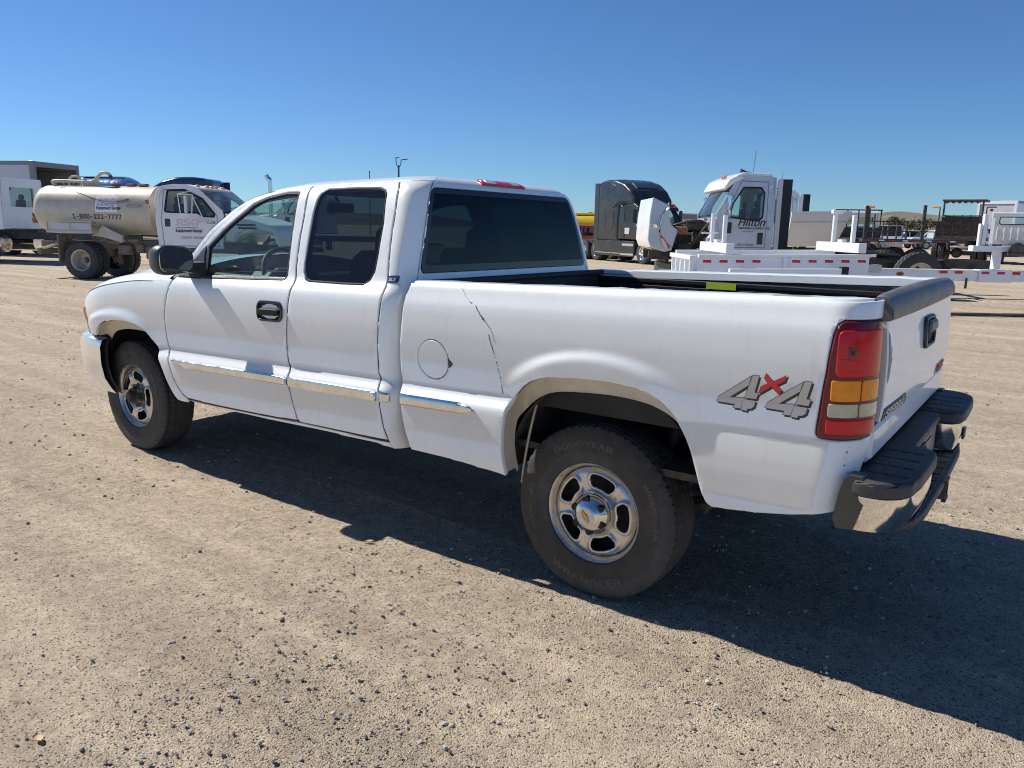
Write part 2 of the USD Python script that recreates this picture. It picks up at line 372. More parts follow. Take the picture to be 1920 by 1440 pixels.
pbr('wheel_metal', (.60, .575, .54), .30, metal=.9, var=.12, vscale=16, dust=(.36, .31, .25), dustamt=.65, dscale=14)
pbr('cast_metal', (.20, .19, .18), .5, metal=.7, var=.3, vscale=20, dust=DUST, dustamt=.5)
pbr('frame_black', (.018, .017, .016), .7, var=.35, vscale=10, dust=(.2, .16, .12), dustamt=.45, dscale=6)
pbr('tyre_rubber', (.026, .025, .024), .75, var=.25, vscale=10, bump=.3, bscale=350, dust=(.11, .092, .07), dustamt=.42, dscale=9)
pbr('tyre_letters', (.045, .043, .040), .6, var=.2, dust=(.17, .145, .11), dustamt=.5, dscale=20)
pbr('seat_cloth', (.055, .055, .06), .9, var=.2, bump=.4, bscale=900)
pbr('dash_grey', (.06, .062, .066), .6)
pbr('headliner', (.25, .25, .25), .9)
pbr('taillight_red', (.11, .003, .008), .18, spec=.3, coat=.3, var=.25, vscale=7)
pbr('taillight_bright', (.46, .004, .012), .18, spec=.3, coat=.3, var=.15, vscale=30)
pbr('taillight_dark', (.03, .004, .008), .12, coat=1.0)
pbr('taillight_amber', (.66, .21, .004), .18, spec=.3, coat=.3, var=.15, vscale=30)
pbr('taillight_clear', (.36, .33, .23), .14, coat=1.0, var=.2, vscale=20)
pbr('amber_lens', (.75, .33, .10), .2, coat=.8)
pbr('red_lens', (.45, .02, .02), .2, coat=.8)
pbr('lens_pink', (.62, .50, .45), .15, coat=1.)
pbr('decal_silver', (.42, .42, .42), .35, metal=.3)
pbr('decal_black', (.025, .025, .027), .45)
pbr('decal_red', (.55, .025, .03), .4)
pbr('badge_blue', (.025, .035, .09), .3, coat=.5)
pbr('badge_grey', (.22, .22, .23), .3, metal=.6)
pbr('gold', (.55, .33, .06), .3, metal=.6)
pbr('emblem_white', (.68, .66, .62), .4)
pbr('scratch', (.10, .085, .08), .8)
pbr('rust_scratch', (.14, .06, .035), .8)
pbr('bare_grey', (.27, .27, .28), .6)
pbr('sticker_lime', (.55, .68, .03), .6)
pbr('mirror_glass', (.55, .58, .6), .02, metal=1.0)
glass('glass_front', (.58, .73, .70), dirt=.04)
glass('glass_tint', (.075, .09, .10), dirt=.015)
glass('glass_rear', (.022, .034, .040), refl=.8)
# other vehicles
pbr('fleet_white', (.66, .665, .67), .38, coat=.3, var=.04, vscale=2.5, dust=(.5, .45, .38), dustamt=.25, dscale=2)
pbr('fleet_white_clean', (.70, .71, .72), .3, coat=.5, var=.03, vscale=2, dust=(.6, .57, .52), dustamt=.12, dscale=2)
pbr('silver_white', (.46, .47, .49), .3, metal=.25, coat=.4, var=.05, vscale=2)
pbr('tank_cream', (.50, .455, .36), .45, coat=.1, var=.12, vscale=3, dust=(.30, .22, .13), dustamt=.55, dscale=2.6)
pbr('rust', (.24, .11, .05), .85, var=.5, vscale=14)
pbr('brown_dirt', (.15, .115, .085), .85, var=.4, vscale=7, dust=(.28, .23, .17), dustamt=.5, dscale=5)
pbr('charcoal_paint', (.016, .018, .021), .26, spec=.35, coat=.35, var=.15, vscale=1.5, dust=(.2, .18, .16), dustamt=.10, dscale=3)
pbr('navy_paint', (.010, .014, .035), .18, coat=1.0)
pbr('red_paint', (.40, .015, .02), .3, coat=.8)
pbr('yellow_paint', (.62, .42, .02), .4, var=.15, vscale=3)
pbr('box_grey', (.46, .47, .49), .5, var=.06, vscale=2, dust=(.4, .36, .3), dustamt=.2)
pbr('box_trim', (.20, .20, .205), .5, metal=.4)
pbr('dark_interior', (.05, .05, .05), .8)
pbr('plywood', (.30, .27, .23), .8, var=.15, vscale=4)
pbr('cream_hood', (.66, .63, .56), .42, coat=.2, var=.05, vscale=1.5, dust=(.4, .34, .26), dustamt=.25)
pbr('trailer_white', (.74, .75, .76), .35, coat=.3, var=.04, vscale=3, dust=(.5, .47, .42), dustamt=.18, dscale=4)
pbr('tape_red', (.50, .012, .03), .35)
pbr('tape_white', (.72, .72, .70), .35)
pbr('steel_dark', (.045, .043, .042), .6, metal=.4, var=.3, vscale=8, dust=DUST, dustamt=.35)
pbr('mesh_brown', (.055, .045, .04), .85, var=.35, vscale=20)
pbr('rim_cream', (.52, .48, .40), .5, var=.2, vscale=10, dust=DUST, dustamt=.6, dscale=10)
pbr('rim_white', (.62, .60, .56), .45, var=.15, vscale=10, dust=DUST, dustamt=.4, dscale=10)
pbr('polished', (.80, .81, .83), .08, metal=1.0, var=.05, vscale=6)
pbr('text_black', (.02, .02, .022), .6)
pbr('text_pink', (.60, .42, .52), .6)
pbr('text_grey', (.25, .25, .26), .6)
pbr('sign_white', (.72, .72, .71), .5)
pbr('text_red', (.5, .03, .03), .5)
pbr('stone_grey', (.36, .315, .255), .85, var=.3, vscale=30, bump=.6, bscale=160)
pbr('stone_dark', (.13, .122, .112), .85, var=.3, vscale=30, bump=.6, bscale=160)
pbr('stone_pale', (.48, .45, .41), .85, var=.2, vscale=30, bump=.5, bscale=160)
pbr('dry_leaf', (.50, .36, .20), .8, var=.2, vscale=60)
pbr('tree_leaf', (.12, .115, .055), .8, var=.4, vscale=2)
pbr('bark', (.12, .09, .06), .9, var=.3)
pbr('lamp_pole', (.05, .055, .065), .5, metal=.3)
glass('glass_fleet', (.72, .84, .81), dirt=.06)
glass('glass_dark', (.10, .12, .13), dirt=.03)
def hill_mat():
    M(stage, L + 'hill', {'g': ('geometry', {}), 'n': ('noise_texture', {'scale': .01, 'detail': 8.0}), 'r': ('rgb_ramp', {'ramp': [(.3, (.11, .10, .075)), (.7, (.20, .18, .13))]}), 'p': ('principled_bsdf', {'roughness': .95, 'specular_ior_level': .1})},
      [('g.position', 'n.vector'), ('n.fac', 'r.fac'), ('r.color', 'p.base_color')], surface='p.BSDF')
hill_mat()

def ground_mat():
    n = {'g': ('geometry', {}), 'p': ('principled_bsdf', {'roughness': .95, 'specular_ior_level': .15}),
         'mp': ('mapping', {'scale': (.30, .85, 1.0), 'rotation': (0.0, 0.0, .35)}), 'n1': ('noise_texture', {'scale': .9, 'detail': 7.0, 'roughness': .62}), 'n2': ('noise_texture', {'scale': 7.0, 'detail': 8.0, 'roughness': .7}), 'n3': ('noise_texture', {'scale': 130.0, 'detail': 5.0, 'roughness': .7}),
         'v': ('voronoi_texture', {'scale': 170.0, 'feature': 'f1'}), 'v2': ('voronoi_texture', {'scale': 32.0, 'feature': 'f1', 'randomness': 1.0}),
         'c1': ('rgb_ramp', {'ramp': [(.3, (.43, .352, .256)), (.5, (.50, .410, .298)), (.7, (.56, .463, .338))]}),
         'c2': ('map_range', {'from_min': .3, 'from_max': .7, 'to_min': .80, 'to_max': 1.16}), 'c3': ('map_range', {'from_min': .3, 'from_max': .7, 'to_min': .62, 'to_max': 1.32}),
         'm1': ('mix_color', {'blend_type': 'multiply', 'fac': 1.0}), 'm2': ('mix_color', {'blend_type': 'multiply', 'fac': 1.0}),
         'hs': ('separate_color', {'color_type': 'rgb'}), 'sp': ('map_range', {'from_min': .86, 'from_max': .93, 'to_min': 0.0, 'to_max': .75}), 'm3': ('mix_color', {'b': (.09, .085, .08)}),
         'sp2': ('map_range', {'from_min': .90, 'from_max': .96, 'to_min': 0.0, 'to_max': .6}), 'm4': ('mix_color', {'b': (.50, .47, .43)}),
         'a1': ('math', {'math_type': 'multiply', 'value2': 1.0}), 'a2': ('math', {'math_type': 'multiply_add', 'value2': -.55}), 'a3': ('math', {'math_type': 'multiply_add', 'value2': .6}),
         'b': ('bump', {'strength': 1.0, 'distance': .0105}), 'mp2': ('mapping', {'scale': (.16, 2.6, 1.0), 'rotation': (0.0, 0.0, .06)}), 'n4': ('noise_texture', {'scale': 1.0, 'detail': 4.0, 'roughness': .55}), 'c4': ('map_range', {'from_min': .35, 'from_max': .65, 'to_min': .86, 'to_max': 1.10}), 'n5': ('noise_texture', {'scale': 24.0, 'detail': 3.0}), 'c5': ('map_range', {'from_min': .3, 'from_max': .7, 'to_min': .86, 'to_max': 1.12}), 'm5': ('mix_color', {'blend_type': 'multiply', 'fac': 1.0}), 'm6': ('mix_color', {'blend_type': 'multiply', 'fac': 1.0})}
    l = [('g.position', f'{k}.vector') for k in ('mp', 'n2', 'n3', 'v', 'v2')] + [('mp.vector', 'n1.vector')]
    l += [('n1.fac', 'c1.fac'), ('n2.fac', 'c2.value'), ('n3.fac', 'c3.value'), ('c1.color', 'm1.a'), ('c2.result', 'm1.b'), ('m1.result', 'm2.a'), ('c3.result', 'm2.b'),
          ('v.color', 'hs.color'), ('hs.r', 'sp.value'), ('m2.result', 'm3.a'), ('sp.result', 'm3.fac'), ('hs.g', 'sp2.value'), ('m3.result', 'm4.a'), ('sp2.result', 'm4.fac'), ('m4.result', 'm5.a'), ('g.position', 'mp2.vector'), ('mp2.vector', 'n4.vector'), ('n4.fac', 'c4.value'), ('c4.result', 'm5.b'), ('m5.result', 'm6.a'), ('g.position', 'n5.vector'), ('n5.fac', 'c5.value'), ('c5.result', 'm6.b'), ('m6.result', 'p.base_color'),
          ('n3.fac', 'a1.value1'), ('v.distance', 'a2.value1'), ('a1.value', 'a2.value3'), ('n2.fac', 'a3.value1'), ('a2.value', 'a3.value3'), ('a3.value', 'b.height'), ('b.normal', 'p.normal')]
    M(stage, L + 'gravel_ground', n, l, surface='p.BSDF')
ground_mat()
# ---------------------------------------------------------------- ground
def gz(x, y):
    """gentle rise of the lot towards the far right"""
    x = np.asarray(x, float); y = np.asarray(y, float)
    dx, dy = x + 1.5582, y - 3.6631
    d = .578 * dx - .816 * dy; r = -.816 * dx - .578 * dy
    return .30 * sm(15, 30, d) * sm(.26, .44, r / np.maximum(d, 1))

def axis(fine, lo, hi, far, step):
    a = np.arange(lo, hi + step / 2, step); out = [a]; g = step; p = hi; up = []
    while p < far: g = min(g * 1.13, 400); p += g; up.append(p)
    g = step; p = lo; dn = []
    while p > -far: g = min(g * 1.13, 400); p -= g; dn.append(p)
    return np.concatenate([dn[::-1], a, up])

def build_ground():
    X = axis(0, -3.6, 4.6, 6000, .018); Y = axis(0, -1.6, 3.0, 6000, .018)
    x, y = np.meshgrid(X, Y, indexing='ij'); P = np.stack([x, y, 0 * x], -1)
    sx = np.gradient(X)[:, None] + 0 * x; sy = np.gradient(Y)[None, :] + 0 * x; s = np.maximum(sx, sy)
    f = np.exp(-((s - .018) / .09) ** 2)
    z = gz(x, y)
    z = z + (meshkit.fbm(P * 1.1 + 7, 3, 3) - .5) * .028 * np.exp(-(s / .8) ** 2)
    z = z + ((meshkit.noise(P * 21, 11) - .5) * .006 + (meshkit.noise(P * 47, 12) - .5) * .007) * f
    # compacted tyre track edges along the row
    for y0, a in ((.52, .010), (-.35, .008), (1.62, .006)):
        z = z + a * f * np.exp(-((y - y0 - .05 * np.sin(x * 1.7 + y0)) / .035) ** 2) * (meshkit.noise(P * np.array([2.2, 2.2, 1]) + y0, 5) > .42)
    z = z - .006
    P[..., 2] = z
    m = gridmesh(P)
    if m.face_normals[0][2] < 0: m.invert()
    o = obj('ground', m, 'gravel_ground', None, smooth=True)
    tag(o, kind='structure')
build_ground()

def rock(seed, sub=1, flat=.62):
    rng = np.random.default_rng(seed); m = trimesh.creation.icosphere(sub, 1.0); v = np.array(m.vertices)
    for _ in range(6):
        n = rng.normal(size=3); n /= np.linalg.norm(n); d = v @ n; k = rng.uniform(.45, .85); v = v - np.where(d > k, d - k, 0)[:, None] * n
    v = v * [1.0, rng.uniform(.65, .95), flat * rng.uniform(.8, 1.2)]
    return tmesh(v, m.faces)

def gravel():
    rng = np.random.default_rng(21)
    pi = UsdGeom.PointInstancer.Define(stage, '/World/gravel')
    tag(pi, 'fine grey and tan gravel scattered over the dirt lot', 'gravel', kind='stuff')
    protos = []; mats = ['stone_grey', 'stone_grey', 'stone_dark', 'stone_pale']
    for k in range(8):
        m = usdkit.mesh(stage, f'/World/gravel/pebble_{k:03d}' if k else '/World/gravel/pebble', rock(100 + k, 0 if k < 4 else 1), '/World/Looks/' + mats[k % 4], smooth=False)
        protos.append(m.GetPath())
    pi.CreatePrototypesRel().SetTargets(protos)
    N = 85000
    d = 1.7 * (26 / 1.7) ** rng.random(N); a = math.radians(-54.7) + rng.uniform(-.72, .72, N)
    x = -1.5582 + d * np.cos(a); y = 3.6631 + d * np.sin(a)
    cl = meshkit.noise(np.c_[x * 1.6, y * 1.6, 0 * x], 9); keep = rng.random(N) < np.clip((cl - .2) * 1.7, .12, 1)
    x, y, d = x[keep], y[keep], d[keep]; n = len(x)
    r = .0020 * (1 - rng.random(n)) ** (-.42); r = np.clip(r, .0018, .012) * np.clip((d / 4) ** .35, .8, 1.8)
    q = rng.normal(size=n) * 3.14; w = rng.integers(0, 8, n)
    w = np.where((r > .006) & (rng.random(n) < .16), 2 + 4 * rng.integers(0, 2, n), w)
    pi.CreateProtoIndicesAttr([int(i) for i in w])
    z = gz(x, y) + r * .15 - .004
    from pxr import Vt
    pi.CreatePositionsAttr(Vt.Vec3fArray.FromNumpy(np.c_[x, y, z].astype(np.float32)))
    pi.CreateScalesAttr(Vt.Vec3fArray.FromNumpy(np.c_[r, r, r].astype(np.float32)))
    pi.CreateOrientationsAttr(Vt.QuathArray([Gf.Quath(float(math.cos(t)), 0, 0, float(math.sin(t))) for t in q]))
gravel()

def hills():
    rng = np.random.default_rng(4)
    ang = np.linspace(-2.6, 1.2, 420); R0, R1 = 4300., 5600.
    dxy = np.stack([np.cos(ang), np.sin(ang)], -1)
    h = 26 + 105 * meshkit.fbm(np.c_[ang * 5.0, 0 * ang, 0 * ang] + 3, 5, 2) ** 1.15
    h = h * (0.72 + .5 * np.exp(-((ang + 1.35) / .25) ** 2))
    rows = []
    for k, (R, f) in enumerate(((R0 - 900, -.05), (R0 - 400, .30), (R0, .72), (R0 + 500, 1.0), (R1, .5), (R1 + 600, -.05))):
        wob = 1 + .25 * (meshkit.noise(np.c_[ang * 40, np.full_like(ang, k * 3.1), 0 * ang], 6) - .5)
        rows.append(np.c_[dxy * (R + 150 * np.sin(ang * 23 + k))[:, None], h * f * (wob if 0 < k < 3 else 1)])
    m = gridmesh(np.array(rows)); 
    if m.face_normals[:, 2].mean() < 0: m.invert()
    tag(obj('hills', m, 'hill', None, smooth=True), kind='structure')
hills()

# ---------------------------------------------------------------- the white pickup
PU = thing('pickup_truck', 'white extended cab pickup truck with scratched bed side, parked in the foreground', 'pickup truck')
P_ = Polygon
DFE = [(2.8999, 1.2903), (2.9121, 1.2489), (2.9339, 1.1921), (2.955, 1.122), (2.9705, 1.0597), (2.9788, .9976), (2.9906, .9124), (2.99, .873), (2.9794, .8588), (2.9773, .8326), (2.9534, .8076), (2.9318, .7527), (2.907, .6815), (2.866, .6209), (2.8321, .5815), (2.7933, .5592)]
DBOT = [(2.4754, .549), (2.1085, .5485), (1.7667, .5584)]
BSEAM = [(1.7628, .5684), (1.7742, .6373), (1.7905, .7138), (1.8004, .7566), (1.8086, .7895), (1.8157, .82), (1.8272, .8482), (1.8416, .8719), (1.8318, .95), (1.8201, 1.0275), (1.8054, 1.1247), (1.799, 1.1896), (1.7924, 1.2454), (1.7954, 1.2914), (1.8256, 1.3768), (1.8512, 1.5494), (1.8640, 1.6718), (1.9033, 1.8246), (1.910, 1.846)]
APIL = [(2.22, 1.846), (2.36, 1.80), (2.50, 1.72), (2.62, 1.59), (2.745, 1.45), (2.865, 1.325)]
SIL = [(2.945, 1.296), (2.90, 1.345), (2.80, 1.4567), (2.675, 1.5993), (2.56, 1.735), (2.42, 1.815), (2.28, 1.855)]
FWIN = [(2.6249, 1.3038), (1.8791, 1.3133), (1.9669, 1.7873), (2.0899, 1.8039), (2.245, 1.7907), (2.3574, 1.7503), (2.4708, 1.6629), (2.5843, 1.5503), (2.6616, 1.4821)]
CSEAM = [(1.262, 1.846), (1.2178, 1.7767), (1.1925, 1.6679), (1.1776, 1.5477), (1.1592, 1.4332), (1.1306, 1.3078), (1.1205, 1.2716), (1.1229, 1.2175), (1.13, 1.1453), (1.1396, 1.0594), (1.1478, .97), (1.1578, .879), (1.1468, .853), (1.1453, .8241), (1.1276, .7865), (1.1181, .6977), (1.1084, .621), (1.0936, .5481)]
RWIN = [(1.7256, 1.3204), (1.7501, 1.3554), (1.7629, 1.4021), (1.7743, 1.5166), (1.7921, 1.6706), (1.7921, 1.7318), (1.7804, 1.7718), (1.7478, 1.8026), (1.5444, 1.8029), (1.3643, 1.7942), (1.3122, 1.7723), (1.2901, 1.7489), (1.2548, 1.6041), (1.2407, 1.4533), (1.2386, 1.3678), (1.2561, 1.3289), (1.2859, 1.309), (1.4044, 1.3072), (1.6889, 1.3115)]
FARCH = [(2.8065, .526), (2.909, .5249), (2.9279, .5465), (2.9558, .5896), (2.9966, .6721), (3.0245, .7345), (3.085, .8228), (3.1412, .883), (3.1821, .928), (3.2278, .9645), (3.313, .9913), (3.4183, 1.0022), (3.5423, 1.0056), (3.6627, .9956), (3.7274, .9756), (3.7795, .9449), (3.8275, .9029), (3.852, .873)]
BFRONT = [(.9577, 1.329), (.9611, 1.3023), (.968, 1.2777), (.9735, 1.229), (.9795, 1.1543), (.9897, 1.0704), (.9977, .9832), (1.0059, .8947), (1.0052, .8547), (.9989, .8191), (.9843, .7933), (.9743, .7081), (.9632, .6246), (.9489, .5587), (.9445, .5250)]
BARCH = [(.70, .5167), (.4262, .4935), (.3925, .4888), (.3894, .5049), (.3892, .5817), (.3880, .6522), (.3760, .7516), (.3660, .8065), (.3567, .8381), (.3356, .8669), (.2871, .913), (.2298, .9462), (.1607, .9663), (.0455, .9753), (-.0802, .9797), (-.185, .9739), (-.272, .9599), (-.3395, .9307), (-.3809, .891), (-.4155, .8404), (-.4568, .777), (-.4885, .69), (-.5168, .5922), (-.5255, .5762), (-.5368, .5513), (-.5566, .5396)]
def chaikin(p, n=2):
    for _ in range(n): p = [p[0]] + [q for a, b in zip(p[:-1], p[1:]) for q in ((a[0] * .75 + b[0] * .25, a[1] * .75 + b[1] * .25), (a[0] * .25 + b[0] * .75, a[1] * .25 + b[1] * .75))] + [p[-1]]
    return p
BARCH = BARCH[:3] + chaikin(BARCH[3:])
FARCH = chaikin(FARCH)
BBOT2 = [(-.6214, .5409), (-.7396, .553), (-.8523, .5705), (-.9613, .5947), (-1.0168, .6092), (-1.075, .70), (-1.10, .78), (-1.137, .80)]
TAILP = [(-.9105, .8944), (-.9239, 1.0451), (-.9348, 1.1594), (-.9419, 1.2219), (-.9508, 1.2528), (-.9689, 1.266), (-1.145, 1.2613), (-1.145, .8747), (-1.0681, .866), (-.9889, .8639), (-.9179, .8655), (-.9105, .8748)]
fwin = P_(FWIN).buffer(-.02).buffer(.02); rwin = P_(RWIN)
GAP = .0032
door_f = P_(DFE + DBOT + BSEAM + APIL)
door_r = P_([(x - .0, z) for x, z in BSEAM] + CSEAM + [(1.2674, .547), (1.7353, .5504)])
apil = P_(APIL + SIL)
SAIL = P_([(2.672, 1.483), (2.634, 1.302), (2.88, 1.302), (2.84, 1.338)])
s0 = lambda t: float(_xr(t)) + .10 - .10 * math.pi / 2
ts = np.linspace(.50, 1.846, 30)
corner = P_(CSEAM[:-1] + [(1.0936, .545), (1.085, .50)] + [(s0(t) + .001, t) for t in ts])
fender = P_([(2.905, 1.29)] + DFE[1:] + [(2.80, .545)] + FARCH + [(3.999, .870), (4.03, .98), (4.05, 1.18), (4.42, 1.19), (4.42, 1.271)] + [(3.6, 1.2725), (3.36, 1.2725), (3.125, 1.2735), (3.09, 1.283), (3.0695, 1.3063), (2.97, 1.3063)])
tailp = P_(TAILP).buffer(-.012).buffer(.012)
bed = P_(BFRONT + BARCH + BBOT2 + [(-1.137, 1.329)]).difference(tailp.buffer(.004))
fuel = Point(.793, .983).buffer(.0935, 32)
rocker = P_([(2.80, .5505), (2.4754, .541), (2.1085, .540), (1.7667, .5475), (1.2674, .538), (1.09, .536), (1.08, .50), (1.1996, .516), (1.5932, .522), (2.0394, .521), (2.7525, .534)])

def REAR(q, t):
    q = np.asarray(q, float); t = np.asarray(t, float)
    w = np.where(t <= 1.76, _cab(np.clip(t, .4, 1.76)), _crw(np.clip(t, 1.76, 2.537))); z = np.where(t <= 1.76, t, _crz(np.clip(t, 1.76, 2.537)))
    x = _xr(np.clip(t, .4, 2.54)); return np.stack([x + 0 * q, q * np.maximum(w - .10, 0), z + Rk(x)], -1)

PAINT = 'pickup_paint'
glassf = fwin.buffer(-.004); glassr = rwin.buffer(-.004)
DEC = {}
for sd in (1, -1):
    pn = lambda poly, f, **k: panel(poly, f, side=sd, **k)
    fen = obj('front_fender', pn(fender.buffer(-GAP), FEN, th=.022), PAINT, PU)
    obj('fender_ledge', pn(P_([(3.07, 1.258), (4.40, 1.258), (4.40, 1.285), (3.07, 1.285)]), FEN, h=(.06, .01), out=-.007, roll=0, th=0), PAINT, fen)
    dr = obj('front_door', pn(door_f.difference(fwin).difference(SAIL).buffer(-GAP), CAB, h=(.03, .018), th=.03), PAINT, PU)
    obj('window_seal', pn(fwin.difference(fwin.buffer(-.013)), CAB, out=-.006, roll=.002, th=.02), 'gap_black', dr)
    obj('window', pn(glassf, CAB, h=(.06, .04), out=-.014, roll=0, th=0), 'glass_front', dr)
    obj('belt_strip', pn(P_([(2.63, 1.300), (1.885, 1.308), (1.885, 1.326), (2.63, 1.318)]), CAB, out=.002, roll=.003, th=.012), 'black_plastic', dr)
    obj('mirror_sail', pn(SAIL.buffer(-.002), CAB, out=.004, roll=.004, th=.02), 'black_plastic', dr)
    mold = P_([(2.9146, .7855), (2.895, .794), (2.8634, .7984), (2.2599, .7984), (1.8155, .7964), (1.806, .7526), (2.2671, .7545), (2.7269, .7547), (2.8674, .7664), (2.90, .776)])
    obj('side_molding', pn(mold.buffer(-.001), CAB, h=(.03, .008), out=.013, roll=.007, th=.02), 'dirty_chrome', dr)
    hb = rrect(1.839, 1.088, 2.053, 1.199, .040, 10)
    hd = obj('door_handle', pn(hb.difference(hb.buffer(-.014)), CAB, h=(.02, .01), out=.010, roll=.004, th=.02), 'gloss_black', dr)
    obj('door_handle_cup', pn(hb.buffer(-.013), CAB, h=(.02, .01), out=.002, roll=0, th=.004, inset=lambda s, t: -.018 * (1 - np.clip(np.hypot((s - 1.945) / .085, (t - 1.143) / .042), 0, 1) ** 2)), 'satin_black', dr)
    obj('door_handle_lever', pn(P_([(2.04, 1.146), (2.02, 1.156), (1.88, 1.158), (1.862, 1.15), (1.866, 1.128), (1.885, 1.122), (2.02, 1.120), (2.037, 1.128)]), CAB, h=(.02, .008), out=.016, roll=.006, th=.02), 'satin_black', dr)
    rd = obj('rear_door', pn(door_r.difference(rwin).buffer(-GAP), CAB, h=(.03, .018), th=.03), PAINT, PU)
    obj('window_seal', pn(rwin.difference(rwin.buffer(-.007)), CAB, out=-.003, roll=.002, th=.02), 'gap_black', rd)
    obj('window', pn(glassr, CAB, h=(.06, .04), out=-.006, roll=0, th=0), 'glass_tint', rd)
    obj('side_molding', pn(P_([(1.8005, .7982), (1.1445, .7941), (1.1385, .7495), (1.7915, .7512)]), CAB, h=(.03, .008), out=.013, roll=.007, th=.02), 'dirty_chrome', rd)
    obj('a_pillar', pn(apil.buffer(-.0015), CAB, h=(.03, .018), th=.03, inset=lambda s, t: -.004 + 0 * s), PAINT, PU)
    cc = obj('cab_corner', pn(corner.buffer(-GAP * .8), CAB, h=(.012, .018), th=.03), PAINT, PU)
    obj('side_molding', pn(P_([(1.1231, .7996), (1.0657, .7892), (1.0648, .7451), (1.1175, .7486)]), CAB, h=(.02, .008), out=.013, roll=.007, th=.02), 'dirty_chrome', cc)
    obj('rocker_panel', pn(rocker, CAB, h=(.05, .01), out=-.006, th=.14, roll=.006), PAINT, PU)
    seam = shapely.union_all([LineString(DFE).buffer(.0052), LineString([(2.7933, .555)] + DBOT + [(1.2674, .544), (1.09, .541)]).buffer(.0052), LineString(BSEAM).buffer(.0052), LineString(CSEAM).buffer(.0052)])
    obj('door_seal', pn(seam, CAB, h=(.05, .03), out=-.0042, roll=0, th=0), 'gap_black', PU)
    shell = P_([(3.02, 1.27), (3.02, .86), (2.80, .57), (1.08, .56), (1.08, 1.27)])
    obj('inner_shell', pn(shell, CAB, h=(.15, .06), out=-.034, roll=0, th=0), 'gap_black', PU)
    for a, b, w in ((1.80, 1.905, .05), (1.135, 1.275, .05)):
        obj('pillar_trim', pn(LineString([(a, 1.26), (b - .045, 1.62), (b, 1.845)]).buffer(w, cap_style='flat'), CAB, h=(.05, .05), out=-.034, roll=0, th=.02, back=True), 'dash_grey', PU)
    for k, lst in enumerate(([(1.0, 1.85), (2.35, 1.85)],)):
        obj('roof_rail_trim', pn(LineString([(1.15, 1.84), (2.3, 1.84)]).buffer(.03, cap_style='flat'), CAB, h=(.08, .03), out=-.034, roll=0, th=.01, back=True), 'gap_black', PU)
    bs = obj('bed_side', pn(bed.difference(fuel) if sd > 0 else bed, BED, h=(.022, .012), th=.022), PAINT, PU)
    obj('side_molding', pn(P_([(.9828, .8023), (.6187, .8017), (.5572, .7929), (.530, .7792), (.5483, .764), (.6114, .7559), (.9756, .7525)]), BED, h=(.03, .008), out=.013, roll=.007, th=.02), 'dirty_chrome', bs)
    if sd > 0:
        fd = obj('fuel_door', pn(fuel.buffer(-.0028), BED, h=(.03, .02), out=.0005, th=.01, roll=.003), PAINT, bs)
        obj('fuel_door_recess', pn(fuel.buffer(.004), BED, h=(.05, .05), out=-.012, th=0, roll=0), 'gap_black', bs)
        obj('finger_notch', pn(P_([(.702, 1.0), (.684, .985), (.672, .972), (.684, .958), (.702, .950)]), BED, h=(.02, .01), out=.0015, th=.004, roll=.002), 'black_plastic', bs)
        bl = lambda pts, w: LineString(pts).buffer(w, join_style='mitre')
        rs = np.random.default_rng(5)
        def jag(pts, n=5, a=.0022):
            o = [];
            for (x0, z0), (x1, z1) in zip(pts[:-1], pts[1:]):
                for k in range(n): u = k / n; o.append((x0 + (x1 - x0) * u + rs.normal() * a, z0 + (z1 - z0) * u + rs.normal() * a * .4))
            return o + [pts[-1]]
        S1 = [(.5486, 1.2421), (.5128, 1.2005), (.4971, 1.1853), (.4648, 1.1551), (.4435, 1.125), (.4277, 1.0885)]
        S2 = [(.4635, 1.1206), (.4563, 1.0933), (.4414, 1.0524), (.4289, 1.0064), (.4194, .9748), (.4118, .9437), (.4061, .9032), (.4038, .8643)]
        sc = [bl(jag(S1[:3]), .0019), bl(jag(S1[1:4]), .0013), bl(jag(S1[3:]), .0009), bl([(.58, 1.2542), (.571, 1.2512)], .002), bl(jag(S2[:3]), .0021)]
        for i in range(2, 7):
            p = jag(S2[i:i + 2], 6, .0016); sc += [bl(p[0:3], .0015), bl(p[3:5], .0013)] if i < 6 else [bl(p, .0018)]
        obj('scratch', pn(shapely.union_all(sc), BED, h=(.02, .02), out=.0012, th=0, roll=0), 'scratch', bs)
        obj('scratch', pn(Point(.4990, 1.187).buffer(.0055, 2), BED, h=(.02, .02), out=.0016, th=0, roll=0), 'rust_scratch', bs)
        obj('scratch', pn(bl([(.6444, 1.3136), (.6114, 1.2757), (.5805, 1.2562)], .0007), BED, h=(.02, .02), out=.0012, th=0, roll=0), 'bare_grey', bs)
        # 4x4 decal: each figure in two silver pieces over a black shadow
        A, Bm = np.array((-.5629, 1.0479)), np.array((-.8917, .9239))
        def U(px): # decal units: pixels of a 1920 px wide enlargement
            x, y = px; return (-.5625 - (x - 222) * (.3292 / 918) , .9521 + (1170 - y) * .000486 + (x - 222) * .0000345)
        fours = [[(222, 1170), (250, 1130), (562, 980), (542, 1045), (352, 1138), (500, 1140), (466, 1222), (395, 1217), (410, 1190)],
                 [(578, 972), (640, 977), (602, 1100), (640, 1103), (622, 1148), (508, 1138)],
                 [(498, 1150), (616, 1163), (602, 1205), (572, 1222), (540, 1222), (528, 1240), (470, 1230)]]
        shift = lambda pts, dx, dy: [(x + dx, y + dy) for x, y in pts]
        allp = fours + [shift(p, 487, 40) for p in fours]
        xs = [(705, 955), (775, 1015), (900, 970), (885, 1012), (815, 1040), (860, 1078), (842, 1112), (762, 1052), (640, 1108), (656, 1055), (726, 1028), (684, 992)]
        sil = [P_([U(q) for q in p]).buffer(0) for p in allp]; xp = P_([U(q) for q in xs])
